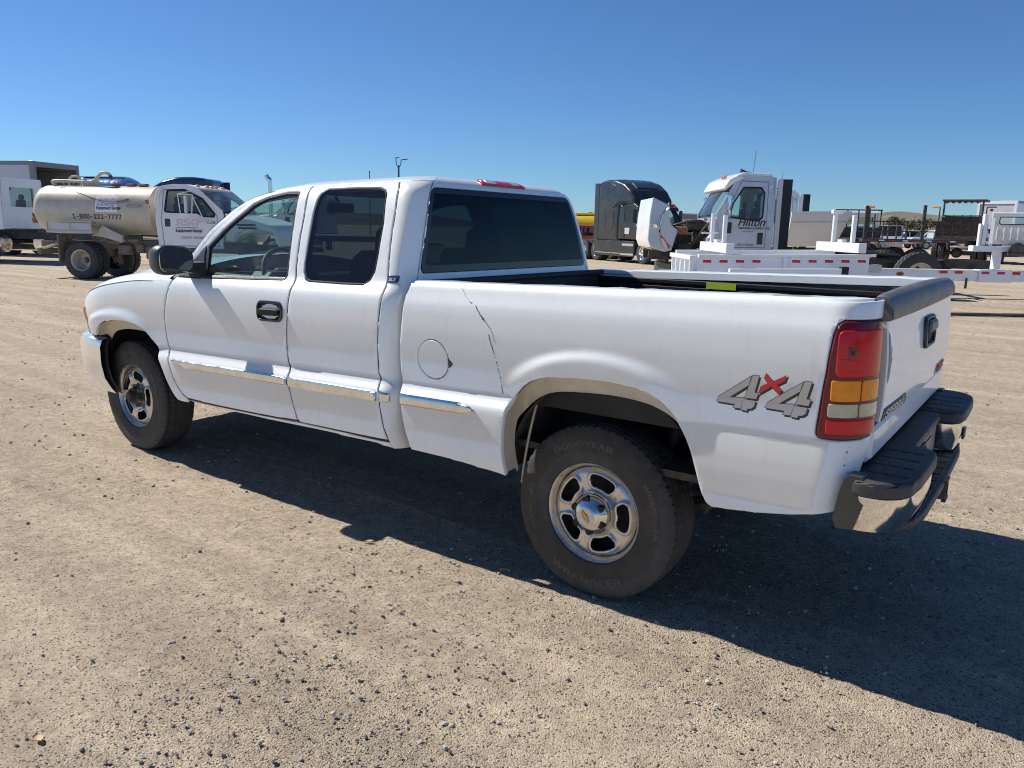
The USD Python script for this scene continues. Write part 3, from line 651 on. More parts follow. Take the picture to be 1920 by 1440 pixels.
        shd = shapely.union_all([P_([U(q) for q in shift(p, 16, 14)]).buffer(.0012, join_style='mitre') for p in allp + [xs]] + [s.buffer(.0016, join_style='mitre') for s in sil])
        obj('decal_shadow', pn(shd.difference(shapely.union_all(sil + [xp])), BED, h=(.03, .03), out=.0012, th=0, roll=0), 'decal_black', bs)
        for s in sil: obj('decal_figure', pn(s, BED, h=(.03, .03), out=.0014, th=0, roll=0), 'decal_silver', bs)
        obj('decal_cross', pn(xp, BED, h=(.03, .03), out=.0016, th=0, roll=0), 'decal_red', bs)
        chips = [(-1.022, .838), (-1.014, .822), (-1.018, .816), (-1.011, .800), (-1.013, .775)]
        obj('paint_chip', pn(shapely.union_all([Point(x, z).buffer(.0035 if k in (1, 4) else .0018, 1) for k, (x, z) in enumerate(chips)]), BED, h=(.02, .02), out=.0012, th=0, roll=0), 'scratch', bs)
        bd = obj('trim_badge', pn(rrect(1.0745, 1.3195, 1.1365, 1.3535, .008), CAB, h=(.02, .02), out=.004, roll=.002, th=.006), 'badge_blue', cc)
        tm = meshkit.text_mesh('SLE', .015, .002, True); v = tm.vertices; c = CAB(1.1255 - v[:, 0] * 1.05, 1.3285 + v[:, 1]); tm.vertices = c + np.outer(v[:, 2] + .004, [0, 1, 0]); obj('badge_letters', tm, 'emblem_white', cc)
    # tail lamp
    tl = obj('taillight', pn(tailp, BED, h=(.012, .02), out=.004, roll=.006, th=.03), 'taillight_red', PU)
    obj('lamp_gasket', pn(tailp.buffer(.004).difference(tailp.buffer(-.001)), BED, h=(.012, .03), out=-.002, roll=0, th=.01), 'gap_black', tl)
    zt = lambda s, z: z - (s + .93) * .0
    def lens(a, b, z0, z1, mat, nm, r=.008): obj(nm, pn(rrect(a, z0, b, z1, r), BED, h=(.012, .015), out=.0075, roll=.003, th=.006), mat, tl)
    lens(-.955, -1.135, 1.082, 1.235, 'taillight_bright', 'brake_lens', .02)
    lens(-.985, -1.02, 1.145, 1.185, 'taillight_dark', 'brake_reflector', .004)
    obj('brake_reflector', pn(P_([(-.962, 1.10), (-.962, 1.145), (-1.02, 1.14), (-1.045, 1.098)]), BED, h=(.012, .015), out=.0085, roll=.002, th=.006), 'taillight_bright', tl)
    lens(-.945, -1.04, 1.000, 1.072, 'taillight_amber', 'turn_lens'); lens(-1.043, -1.135, 1.000, 1.072, 'taillight_amber', 'turn_lens')
    lens(-.94, -1.036, .944, .992, 'taillight_clear', 'reverse_lens'); lens(-1.04, -1.135, .944, .992, 'taillight_clear', 'reverse_lens')
    lens(-.936, -1.12, .884, .935, 'taillight_bright', 'marker_lens')
    # head lamp and corner lamp at the front corner
    obj('headlight', pn(P_([(4.055, .99), (4.07, 1.165), (4.6, 1.165), (4.6, .99)]), FEN, h=(.03, .03), out=.012, roll=.01, th=.04), 'amber_lens', PU)
    obj('headlight_surround', pn(P_([(4.01, .885), (4.045, .98), (4.62, .98), (4.62, .885)]), FEN, h=(.04, .03), out=.006, roll=.006, th=.04), 'chrome', PU)
# hood over both fenders
hx = np.linspace(2.96, 4.55, 40); hq = np.linspace(-1, 1, 41); HP = np.zeros((40, 41, 3))
def hood_edge(s): return FEN(np.array([s]), np.array([1.2735]))[0]
for i, s in enumerate(np.linspace(2.96, 4.42, 40)):
    e = hood_edge(s); u = np.abs(hq); bl_ = np.clip((s - 2.96) / 1.46, 0, 1)
    w = e[1]; y = hq * w; fr = (1 - u ** 1)
    prof = np.where(u > .74, _frz(1.2735 + np.clip((1 - u) / .26, 0, 1) * .205) - float(_frz(1.2735)), 0)
    prof = np.where(u <= .74, float(_frz(1.4785) - _frz(1.2735)) + (.085 - .0 * bl_) * (1 - (u / .74) ** 2) ** .8, prof)
    front = .13 * (1 - u ** 2) * bl_ ** 2
    HP[i, :, 0] = e[0] + front + .06 * (1 - u ** 2) * (1 - bl_); HP[i, :, 1] = y; HP[i, :, 2] = e[2] + prof + .002
obj('hood', gridmesh(HP, flip=False) if gridmesh(HP).face_normals[:, 2].mean() > 0 else gridmesh(HP, True), PAINT, PU, smooth=True)
g = B().bx((4.15, -.60, .80), (4.44, .60, 1.12), .03)
obj('grille', g, 'chrome', PU)
# front bumper: chrome, wrapped round the corner
fb = []
for k, (zz, o) in enumerate(((.80, -.03), (.785, .012), (.74, .03), (.62, .03), (.52, .012), (.44, -.03), (.40, -.06))):
    th = np.linspace(0, math.pi / 2, 14); L = np.c_[3.88 + (.68 + o) * np.sin(th) ** .9, .40 + (.525 + o) * np.cos(th)]
    L = np.vstack([[3.84, .925 + o], L]); L = np.vstack([L, (L * [1, -1])[::-1]]); fb.append(np.c_[L, np.full(len(L), zz - .03)])
fm = gridmesh(np.array(fb)); obj('front_bumper', fm, 'bumper_chrome', PU, smooth=40)
fi = np.array(fb) - [.035, 0, 0]; fi[:, :, 1] *= .965; fi = gridmesh(fi); fi.invert(); obj('bumper_inner', fi, 'gap_black', PU, smooth=40)
obj('bumper_cover', B().bx((3.95, -.70, .36), (4.30, .70, .44), .03), 'black_plastic', PU)
# cab roof, rear wall, rear window
tt = np.linspace(1.849, 2.53, 24)
roof = P_([(s0(t) + .001, t) for t in tt] + [(2.12, 2.53), (2.20, 1.95), (2.25, 1.849)])
r1, r2 = panel(roof, CAB, h=(.05, .03), th=.03, roll=.003, side=1), panel(roof, CAB, h=(.05, .03), th=.03, roll=.003, side=-1)
obj('cab_roof', B().add(r1, r2), PAINT, PU)
rg = P_([(-.985, 1.364), (.985, 1.364), (.992, 1.786), (-.992, 1.786)]).buffer(-.04).buffer(.04)
rear = P_([(-1, .60), (1, .60), (1, 1.79), (.999, 2.43), (-.999, 2.43), (-1, 1.79)])
cw = obj('cab_rear_wall', panel(rear.difference(rg).buffer(-.003), REAR, h=(.06, .02), th=.03, roll=.003), PAINT, PU)
rwn = obj('rear_window', panel(rg.buffer(-.001), REAR, h=(.1, .04), out=.001, th=0, roll=0), 'glass_rear', PU)
obj('window_border', panel(rg.difference(rg.buffer(-.035)), REAR, h=(.08, .03), out=.0025, th=0, roll=0), 'gloss_black', rwn)
b3 = P_([(-.36, 1.842), (.33, 1.842), (.345, 1.945), (-.375, 1.945)]).buffer(-.01).buffer(.01)
bl3 = obj('high_brake_light', panel(b3, REAR, h=(.04, .02), out=.010, th=.02, roll=.004), 'taillight_bright', PU)
obj('cargo_lens', panel(rrect(.10, 1.86, .26, 1.93, .01), REAR, h=(.04, .02), out=.0125, th=.004, roll=.001), 'lens_pink', bl3)
obj('cargo_lens', panel(rrect(-.29, 1.86, -.16, 1.93, .01), REAR, h=(.04, .02), out=.0125, th=.004, roll=.001), 'lens_pink', bl3)
# windshield
wl = SIL[:]; Wq = np.linspace(-1, 1, 17); WP = []
for s, t in wl:
    c = CAB(np.array([s]), np.array([t]))[0]; WP.append(np.c_[c[0] + .20 * (1 - Wq ** 2), Wq * c[1], c[2] + .012 * (1 - Wq ** 2)])
obj('windshield', gridmesh(np.array(WP)), 'glass_front', PU, smooth=True)
obj('cowl', B().bx((2.85, -.86, 1.18), (3.1, .86, 1.255), .02), 'black_plastic', PU)
# door mirrors: housing, arm, glass
for sd in (1, -1):
    Yc, Zc = sd * 1.112, 1.356
    secs = []
    for x, k in ((2.598, .94), (2.612, 1.0), (2.66, .98), (2.715, .80), (2.745, .45)):
        th = np.linspace(0, 2 * np.pi, 40, endpoint=False); c, s_ = np.cos(th), np.sin(th); p = 2 / 3.4
        yy = np.sign(c) * np.abs(c) ** p * .117 * k; zz = np.sign(s_) * np.abs(s_) ** p * .083 * k * (1 + .10 * sd * np.sign(yy) * (np.abs(yy) / .117))
        secs.append(np.c_[np.full(40, x), Yc + yy, Zc + zz])
    mr = obj('door_mirror', loft(secs), 'black_plastic', PU)
    g_ = [(np.sign(math.cos(a)) * abs(math.cos(a)) ** .55 * .103, np.sign(math.sin(a)) * abs(math.sin(a)) ** .55 * .070) for a in np.linspace(0, 2 * math.pi, 36, endpoint=False)]
    obj('mirror_glass', loft([[(2.5945, Yc + a, Zc + b) for a, b in g_], [(2.590, Yc + a * .97, Zc + b * .97) for a, b in g_]]), 'mirror_glass', mr)
    obj('mirror_arm', hull([(2.60, sd * 1.03, 1.285), (2.60, sd * 1.03, 1.335), (2.68, sd * 1.03, 1.285), (2.68, sd * 1.03, 1.335), (2.62, sd * .905, 1.26), (2.62, sd * .905, 1.34), (2.80, sd * .905, 1.26), (2.80, sd * .905, 1.335)]), 'black_plastic', mr)
# bed: rails, liner, floor
for sd in (1, -1):
    xs_ = np.linspace(.955, -1.03, 30); pr = [(.926, 1.316), (.913, 1.3322), (.905, 1.3345), (.885, 1.3365), (.815, 1.3345), (.803, 1.328), (.798, 1.290)]
    nz = np.random.default_rng(3 + sd).normal(size=(30, 1)) * .0012
    cv = lambda x: .145 * (1 - math.sqrt(max(0, 1 - min(max(-.925 - x, 0) / .125, 1) ** 2)))
    G = np.array([[(x, sd * (y - cv(x) * (1 if y > .80 else 0) * (y - .80) / .12), z + float(Rk(x)) + (nz[i, 0] if 2 < k < 6 else 0)) for k, (y, z) in enumerate(pr)] for i, x in enumerate(xs_)])
    m = gridmesh(G); m = m if m.face_normals[:, 2].mean() > 0 else gridmesh(G, True)
    rl = obj('bed_rail', m, PAINT, PU, smooth=50)
    lw = [(x, sd * y, z + float(Rk(x))) for x, y, z in ((.93, .796, 1.305), (.93, .77, .84), (-1.05, .77, .84), (-1.05, .796, 1.305))]
    W = B()
    for k in range(11):   # ribbed liner wall
        z0 = .86 + k * .04; W.bx((-1.045, min(sd * .778, sd * .800), z0), (.935, max(sd * .778, sd * .800), z0 + .026), .004)
    W.bx((-1.045, min(sd * .80, sd * .812), .84), (.935, max(sd * .80, sd * .812), 1.30))
    obj('bed_liner_wall', W, 'liner', PU)
    if sd > 0: obj('pocket_patch', panel(P_([(-.70, 1.331), (-.72, 1.334), (-.80, 1.333), (-.86, 1.330), (-.79, 1.328)]), lambda s, t: np.stack([s, .89 + (t - 1.33) * 4, 1.3375 + Rk(s)], -1), h=(.02, .004), th=0, roll=0), 'scratch', rl)  # dark inside of a stake pocket hole, painted on as a flat patch
obj('bed_floor', B().bx((-1.05, -.80, .80), (.95, .80, .845)), 'liner', PU)
fw = B().bx((.925, -.80, .84), (.952, .80, 1.312), .004).bx((.90, -.81, 1.296), (.956, .81, 1.322), .006)
obj('bed_front_wall', fw, 'liner', PU)
st = obj('yellow_sticker', B().bx((.02, -.777, 1.245), (.20, -.7765, 1.283)), 'sticker_lime', PU)
obj('liner_end_plate', B().bx((-1.02, -.786, 1.00), (-.80, -.776, 1.315), .002), 'black_plastic', PU)
# tailgate
def TG(y, z):
    y = np.asarray(y, float); z = np.asarray(z, float)
    x = -1.083 - .010 * (1 - (y / .8) ** 2) + .018 * np.clip((z - 1.10) / .2, 0, 2) ** 2 + .020 * np.clip((1.02 - z) / .1, 0, 2) ** 2 * .6
    return np.stack([x, y, z], -1)
tg = obj('tailgate', panel(rrect(-.790, .938, .790, 1.352, .012), TG, h=(.05, .02), th=.05, roll=.006, back=True), PAINT, PU)
capp = []
for y in np.linspace(-.792, .792, 33):
    cz = .012 * (1 - (y / .8) ** 2); e = 1 - .35 * np.clip((abs(y) - .77) / .022, 0, 1)
    x0 = float(TG(y, 1.29)[0])
    capp.append([(-1.012, y, 1.335 + cz), (-1.012, y, 1.350 + cz + .008 * e), (-1.024, y, 1.364 + cz + .010 * e), (-1.050, y, 1.366 + cz + .010 * e), (x0 - .004, y, 1.352 + cz + .008 * e), (x0 - .016, y, 1.332 + cz), (x0 - .017, y, 1.300), (x0 - .006, y, 1.291), (x0 + .02, y, 1.291)])
cp = obj('tailgate_cap', loft(capp), 'cap_plastic', tg, smooth=55)
hb2 = rrect(-.135, 1.122, .125, 1.252, .045, 8)
obj('tailgate_handle', panel(hb2.difference(rrect(-.108, 1.140, .098, 1.236, .034, 8)), TG, h=(.03, .02), out=.014, th=.03, roll=.006), 'black_plastic', tg)
obj('handle_recess', panel(rrect(-.112, 1.136, .102, 1.240, .034, 8), TG, h=(.03, .02), out=.003, th=.003, roll=0), 'gap_black', tg)
obj('handle_paddle', panel(rrect(-.098, 1.185, .088, 1.234, .018, 6), TG, h=(.03, .02), out=.026, th=.03, roll=.010), 'cap_plastic', tg)
def on_tg(t, h, y, z, mat, nm, bold=True, sx=1., d=.004):
    m = meshkit.text_mesh(t, h, d, bold); v = m.vertices; c = TG(y - v[:, 0] * sx, z + v[:, 1]); m.vertices = c + np.outer(v[:, 2] + .001, [-1, 0, 0]); return obj(nm, m, mat, tg)
obj('nameplate', panel(P_([(.775, .944), (.765, .988), (.40, .988), (.365, .965), (.365, .944)]).buffer(-.004).buffer(.004), TG, h=(.04, .02), out=.003, th=.004, roll=.001), 'decal_black', tg)
on_tg('SIERRA', .031, .755, .950, 'decal_silver', 'nameplate_letters', sx=2.0, d=.006)
obj('maker_emblem', panel(P_([(-.40, .948), (-.40, .992), (-.64, .992), (-.64, .948)]), TG, h=(.04, .02), out=.003, th=.004, roll=.001), 'badge_grey', tg)
on_tg('GMC', .036, -.42, .952, 'decal_red', 'maker_letters', sx=1.9, d=.006)
jb = [(.783, 1.255), (.765, 1.24), (.755, 1.205), (.735, 1.195), (.745, 1.17), (.728, 1.155), (.742, 1.14), (.752, 1.10), (.77, 1.075), (.782, 1.11)]
obj('peeled_paint', panel(P_(jb), TG, h=(.03, .02), out=.0012, th=0, roll=0), 'bare_grey', tg)
obj('rear_sill', B().bx((-1.068, -.835, .80), (-1.0, .835, .931), .02), PAINT, PU)
obj('sill_gap', B().bx((-1.06, -.83, .925), (-1.0, .83, .944)), 'gap_black', PU)

# rear step bumper
bm = thing_part = UsdGeom.Xform.Define(stage, '/World/pickup_truck/rear_bumper')
def plate(pts, z0, z1, ch=.012, pts2=None):
    a = np.array(pts); c = a.mean(0); p = Polygon(pts)
    secs = []
    for z, k in ((z0, -ch), (z0 + ch, 0), (z1 - ch, 0), (z1 - ch * .3, -ch * .35), (z1, -ch)):
        q = p.buffer(k, join_style='mitre') if k else p
        secs.append(np.c_[_ring(q, p, 64), np.full(64, z)])
    return loft(secs)
def _ring(q, p, n):
    e = q.exterior; L = e.length; o = p.exterior.coords[0]; s_ = e.project(Point(o)); r = np.array([e.interpolate((s_ + L * i / n) % L).coords[0] for i in range(n)])
    return r if q.exterior.is_ccw else r[::-1]
padL = [(-1.02, .955), (-1.06, .985), (-1.12, .985), (-1.18, .955), (-1.215, .90), (-1.228, .80), (-1.232, .60), (-1.232, .47), (-1.222, .41), (-1.19, .375), (-1.12, .36), (-1.02, .36)]
for sd in (1, -1):
    F = lambda pts: [(x, sd * y) for x, y in pts]
    Pp = obj('step_pad', plate(F(padL), .722, .782, .014), 'pad_rubber', bm, smooth=40)
    for i in range(4):
        for j in range(3):
            y = .45 + i * .115; x = -1.085 - j * .046
            obj('tread_block', B().box((x, sd * (y + .01), .7825), (.038, .10, .006), .0025), 'pad_rubber', Pp)
    top = [(-1.055, .972), (-1.12, .975), (-1.175, .946), (-1.207, .89), (-1.218, .80), (-1.222, .60), (-1.222, .47), (-1.212, .425), (-1.19, .395), (-1.10, .375)]
    bot = [(-1.045, .935), (-1.10, .930), (-1.145, .90), (-1.175, .85), (-1.19, .76), (-1.20, .60), (-1.20, .47), (-1.19, .435), (-1.17, .41), (-1.10, .385)]
    tp, bt = np.array(smoothpath(top, 4)), np.array(smoothpath(bot, 4)); rows = []
    for u, z in ((0, .726), (.05, .705), (.25, .672), (.6, .638), (.9, .608), (1.0, .594)):
        bul = math.sin(u * math.pi) * .010; q = tp * (1 - u) + bt * u; q = q + bul * np.array([-.7, .5]); rows.append(np.c_[q, np.full(len(q), z)])
    bot2 = bt + [.05, -.03]; rows.append(np.c_[bot2, np.full(len(bt), .597)])
    m = gridmesh(np.array(rows) * [1, sd, 1]); 
    ctr = m.triangles_center - [-1.1, sd * .65, .66]
    if (m.face_normals * ctr).sum(1).mean() < 0: m.invert()
    obj('chrome_end', m, 'chrome', bm, smooth=45)
    if sd > 0:
        k0 = len(tp); idx = range(17, 27); pr = []
        lo = [.0, .35, .52, .42, .62, .55, .5, .45, .6, .8]
        G = []
        for n_, i in enumerate(idx):
            G.append([np.r_[(tp[i] * (1 - u) + bt[i] * u) + math.sin(u * math.pi) * .010 * np.array([-.7, .5]) + np.array([-.0018, .0006]), .726 - .132 * u] for u in np.linspace(1 - lo[n_] * .75, .97, 6)])
        pm = gridmesh(np.array(G)); 
        if pm.face_normals[:, 0].mean() > 0: pm.invert()
        obj('peeled_chrome', pm, 'bare_grey', bm)
    ec = [(-.995, .635), (-1.008, .600), (-1.062, .606), (-1.098, .735), (-1.074, .79), (-1.035, .79), (-1.018, .772), (-1.006, .716)]
    e = trimesh.creation.extrude_polygon(Polygon(ec), .07, engine='earcut'); v = e.vertices; e = tmesh(np.c_[v[:, 0], sd * (.905 + v[:, 2]), v[:, 1]], e.faces if sd < 0 else e.faces[:, ::-1])
    obj('end_cap', e, 'black_plastic', bm)
obj('centre_shelf', plate([(-1.02, .37), (-1.02, -.37), (-1.125, -.37), (-1.14, -.35), (-1.14, .35), (-1.125, .37)], .735, .776, .01), 'pad_rubber', bm, smooth=40)
obj('plate_recess', B().bx((-1.125, -.36, .575), (-1.11, .36, .745)).bx((-1.13, -.20, .60), (-1.125, -.03, .70)), 'cast_metal', bm)
obj('plate_bracket', B().bx((-1.145, .08, .61), (-1.126, .22, .735), .004).bx((-1.15, .10, .70), (-1.14, .12, .72)), 'steel_dark', bm)
obj('lower_step', plate([(-1.08, .76), (-1.08, -.76), (-1.16, -.74), (-1.205, -.66), (-1.222, -.52), (-1.228, 0), (-1.222, .52), (-1.205, .66), (-1.16, .74)], .535, .578, .012), 'pad_rubber', bm, smooth=40)
for i in range(12):
    for j in range(2): obj('tread_block', B().box((-1.135 - j * .05, -.605 + i * .11, .579), (.042, .098, .006), .0025), 'pad_rubber', bm)
pl = B().box((-1.226, -.52, .665), (.012, .062, .058), .006); obj('trailer_socket', pl, 'gloss_black', bm)
obj('socket_cover', B().box((-1.2335, -.535, .668), (.008, .036, .046), .004), 'chrome', bm)
h1 = B().bx((-1.235, -.038, .486), (-1.0, .038, .494)).bx((-1.235, -.038, .555), (-1.0, .038, .563)).bx((-1.235, -.038, .494), (-1.0, -.030, .555)).bx((-1.235, .030, .494), (-1.0, .038, .555)).bx((-1.238, -.045, .478), (-1.222, .045, .486)).bx((-1.238, -.045, .563), (-1.222, .045, .571)).bx((-1.15, -.03, .494), (-1.14, .03, .555))
obj('hitch_receiver', h1, 'black_plastic', bm)

def fixo_(m):
    if m.volume < 0: m.invert()
    return m
# wheel wells, frame and running gear
def well(xc, zc, r, name):
    for sd in (1, -1):
        th = np.linspace(-.02, math.pi + .02, 30); G = np.array([[(xc + r * math.cos(a), sd * y, zc + r * .98 * math.sin(a)) for y in (.845, .80, .60, .42)] for a in th])
        m = gridmesh(G); c = m.triangles_center - [xc, 0, zc]; c[:, 1] = 0
        if (m.face_normals * c).sum(1).mean() > 0: m.invert()
        w = obj(name, B().add(m, fixo_(extr([(xc + r * math.cos(a), zc + r * .98 * math.sin(a)) for a in np.linspace(.05, math.pi - .05, 24)], *sorted((sd * .42, sd * .41))))), 'frame_black', PU)
well(-.03, .50, .47, 'wheel_well'); well(3.56, .50, .475, 'wheel_well')
for sd in (1, -1):
    AR = np.array(BARCH[3:-1]); cen = np.array([-.06, .55])
    # painted underside of the bed side seen through the arch
    G = np.array([[BED(np.array([s]), np.array([t]))[0] * [1, sd, 1] + np.array([0, -sd * d, o * 1.0]) for d, o in ((.021, .001), (.045, .002), (.075, .006), (.10, -.02), (.105, -.075 * float(sm(.60, .93, t))))] for s, t in AR])
    obj('arch_underside', gridmesh(G), 'inner_paint', PU, smooth=60)
    AR = np.array(FARCH[3:]); G = np.array([[FEN(np.array([s]), np.array([t]))[0] * [1, sd, 1] + np.array([0, -sd * d, o]) for d, o in ((.021, .001), (.048, .002), (.075, .006), (.10, -.02), (.105, -.065 * float(sm(.62, .93, t))))] for s, t in AR])
    obj('arch_underside', gridmesh(G), 'inner_paint', PU, smooth=60)
    obj('frame_rail', B().bx((-1.10, sd * .40 - .035, .47), (4.2, sd * .40 + .035, .60), .01), 'frame_black', PU)
    obj('leaf_spring', B().tube(smoothpath([(-.68, sd * .52, .50), (-.3, sd * .52, .40), (0, sd * .52, .36), (.3, sd * .52, .40), (.68, sd * .52, .48)]), .028, 6), 'frame_black', PU)
    obj('shock_absorber', B().cyl((-.10, sd * .58, .36), (-.22, sd * .50, .72), .028), 'frame_black', PU)
obj('filler_pipe', B().tube(smoothpath([(.33, .80, .80), (.36, .82, .62), (.40, .80, .42)]), .006, 6), 'inner_paint', PU)
obj('floor_pan', B().bx((-.95, -.82, .60), (3.1, .82, .63)), 'frame_black', PU)
obj('rear_axle', B().cyl((0, -.62, .376), (0, .62, .376), .045).add(trimesh.creation.icosphere(2, .13, ).apply_translation((0, .02, .376))), 'frame_black', PU)
obj('front_axle', B().cyl((3.645, -.60, .376), (3.645, .60, .376), .04).bx((3.3, -.30, .30), (3.95, .30, .52), .03), 'frame_black', PU)
obj('transmission', B().bx((1.7, -.18, .36), (2.9, .18, .62), .05).cyl((0, .02, .40), (1.7, .05, .45), .05), 'frame_black', PU)
obj('exhaust_pipe', B().tube(smoothpath([(2.6, -.30, .40), (1.2, -.34, .40), (.3, -.45, .42), (-.4, -.62, .46), (-.75, -.86, .44)]), .035), 'cast_metal', PU)
obj('fuel_tank', B().bx((.55, .10, .38), (1.7, .36, .60), .05), 'frame_black', PU)
obj('spare_wheel', B().add(lathe([(.12, .48), (.30, .46), (.36, .50), (.37, .57), (.33, .62), (.12, .62)], 32, 'z')).get().apply_translation((-.62, 0, .02)), 'tyre_rubber', PU)

# interior
obj('dashboard', B().bx((2.50, -.78, .95), (2.92, .78, 1.235), .06).box((2.55, .38, 1.24), (.22, .42, .07), .03), 'dash_grey', PU)
def torus(c, R_, r, tilt, n=40, k=8):
    t = np.linspace(0, 2 * np.pi, n + 1); p = np.c_[0 * t, R_ * np.cos(t), R_ * np.sin(t)]; c_, s_ = math.cos(tilt), math.sin(tilt)
    p = np.c_[p[:, 0] * c_ + p[:, 2] * s_, p[:, 1], -p[:, 0] * s_ + p[:, 2] * c_] + c; return tube(p, r, k)
obj('steering_wheel', B().add(torus((2.52, .38, 1.24), .188, .015, .45)).box((2.55, .38, 1.23), (.05, .16, .14), .02, pitch=25).box((2.545, .38, 1.22), (.02, .34, .035), .006).cyl((2.56, .38, 1.22), (2.8, .38, 1.08), .03), 'dash_grey', PU)
for y in (.40, -.40):
    obj('front_seat', B().box((2.02, y, .93), (.52, .52, .16), .06).box((1.70, y, 1.16), (.15, .50, .56), .06, pitch=-14).box((1.585, y, 1.485), (.10, .27, .17), .04, pitch=-8).cyl((1.62, y, 1.36), (1.60, y, 1.46), .02), 'seat_cloth', PU)
obj('rear_seat', B().box((1.35, 0, .90), (.40, 1.4, .14), .05).box((1.16, 0, 1.14), (.13, 1.4, .48), .05, pitch=-8).box((1.11, .42, 1.40), (.08, .26, .13), .04).box((1.11, -.42, 1.40), (.08, .26, .13), .04), 'seat_cloth', PU)
obj('headliner', B().bx((1.16, -.60, 1.735), (2.0, .60, 1.755), .005), 'headliner', PU)
obj('cab_floor', B().bx((1.06, -.86, .66), (3.0, .86, .70)), 'dash_grey', PU)
obj('door_trim', B().bx((1.9, .86, .75), (2.8, .885, 1.28), .01).bx((1.9, -.885, .75), (2.8, -.86, 1.28), .01).bx((1.2, .86, .75), (1.75, .885, 1.28), .01).bx((1.2, -.885, .75), (1.75, -.86, 1.28), .01), 'dash_grey', PU)
obj('interior_mirror', B().box((2.45, 0, 1.68), (.03, .24, .06), .015).cyl((2.46, 0, 1.7), (2.5, 0, 1.76), .01), 'black_plastic', PU)

# wheels
def tyre_mesh(R_=.387, rr=.215, hw=.122, n=256, lug=4):
    sw = [(rr, -.80), (rr + .012, -.92), (.265, -1.0), (.31, -1.02), (.335, -.99), (.352, -.95), (.366, -.90), (.376, -.84)]
    k = R_ / .387; sw = [(r * k if r > rr + .013 else r, y * hw) for r, y in sw]
    cr = [-.80, -.70, -.62, -.60, -.36, -.34, -.29, -.27, -.02, .02, .27, .29, .34, .36, .60, .62, .70, .80]
    gro = {3: 1, 4: 0, 6: 1, 7: 0, 5: 1}
    cc = [(R_ - .010 * abs(y) ** 2.5, y * hw) for y in cr]
    prof = sw + cc + [(r, -y) for r, y in sw[::-1]]; m0 = len(sw); m1 = m0 + len(cc)
    circ_g = {m0 + 3, m0 + 6, m0 + 7, m0 + 9, m0 + 8, m0 + 10, m0 + 11, m0 + 14}
    circ_g = {m0 + 2 + 0, m0 + 6, m0 + 11, m0 + 15}
    def disp(t, kx, A):
        i = np.round(t / (2 * np.pi) * n).astype(int) + 0 * kx
        crown = (kx >= m0) & (kx < m1); zig = np.where(np.abs(A) > hw * .5, np.where(A > 0, 1, 3), (kx % 3))
        sipe = ((i + zig) % lug == 0) & crown
        d = np.where(np.isin(kx, list(circ_g)), -.007, 0.) + np.where(sipe, -.0055, 0.)
        sh = ((kx >= m0 - 3) & (kx < m0)) | ((kx >= m1) & (kx < m1 + 3)); d = d + np.where(sh & ((i // 2) % 4 == 0), -.004, 0)
        return d
    return lathe(prof, n, 'y', disp)
def bend_text(t, h, r, ang, y, d=.0035, flip=False, sp=1.0):
    m = meshkit.text_mesh(t, h, d, True); v = m.vertices.copy(); w = v[:, 0].max(); a = (v[:, 0] - w / 2) * sp / r
    rad = r + v[:, 1]; th = ang - a if not flip else ang + a
    if flip: rad = r + h - v[:, 1]
    # seen from +y with the truck's nose to the left: image-right is -x
    m.vertices = np.c_[-rad * np.cos(th), y + v[:, 2], rad * np.sin(th)]; return m
TY = tyre_mesh()
def disc_f(r): return np.interp(r, [0, .05, .08, .10, .14, .175, .192, .200], [-.020, -.020, -.024, -.018, -.012, -.016, -.024, -.034])
wn = []
for k in range(5):
    a = math.radians(105 + 72 * k); ring = [(.122 * math.cos(a + u), .122 * math.sin(a + u)) for u in np.linspace(-.31, .31, 9)] + [(.164 * math.cos(a + u), .164 * math.sin(a + u)) for u in np.linspace(.37, -.37, 9)]
    wn.append(P_(ring).buffer(-.012).buffer(.0175, 8))
wins = shapely.union_all(wn)
def WD(u, v):
    u = np.asarray(u, float); v = np.asarray(v, float); r = np.hypot(u, v); d = shapely.distance(shapely.points(np.c_[u.ravel(), v.ravel()]), wins.boundary).reshape(u.shape)
    ins = shapely.contains(wins, shapely.points(np.c_[u.ravel(), v.ravel()])).reshape(u.shape)
    lip = .009 * np.exp(-((d - .009) / .008) ** 2)
    return np.stack([u, disc_f(r) + np.where(ins & (d > 1e-5), -.004, lip), v], -1)
disc = panel(Point(0, 0).buffer(.2, 40).difference(Point(0, 0).buffer(.03)).difference(wins), lambda u, v: WD(u, v), h=(.0055, .0055), th=.012, roll=.003)
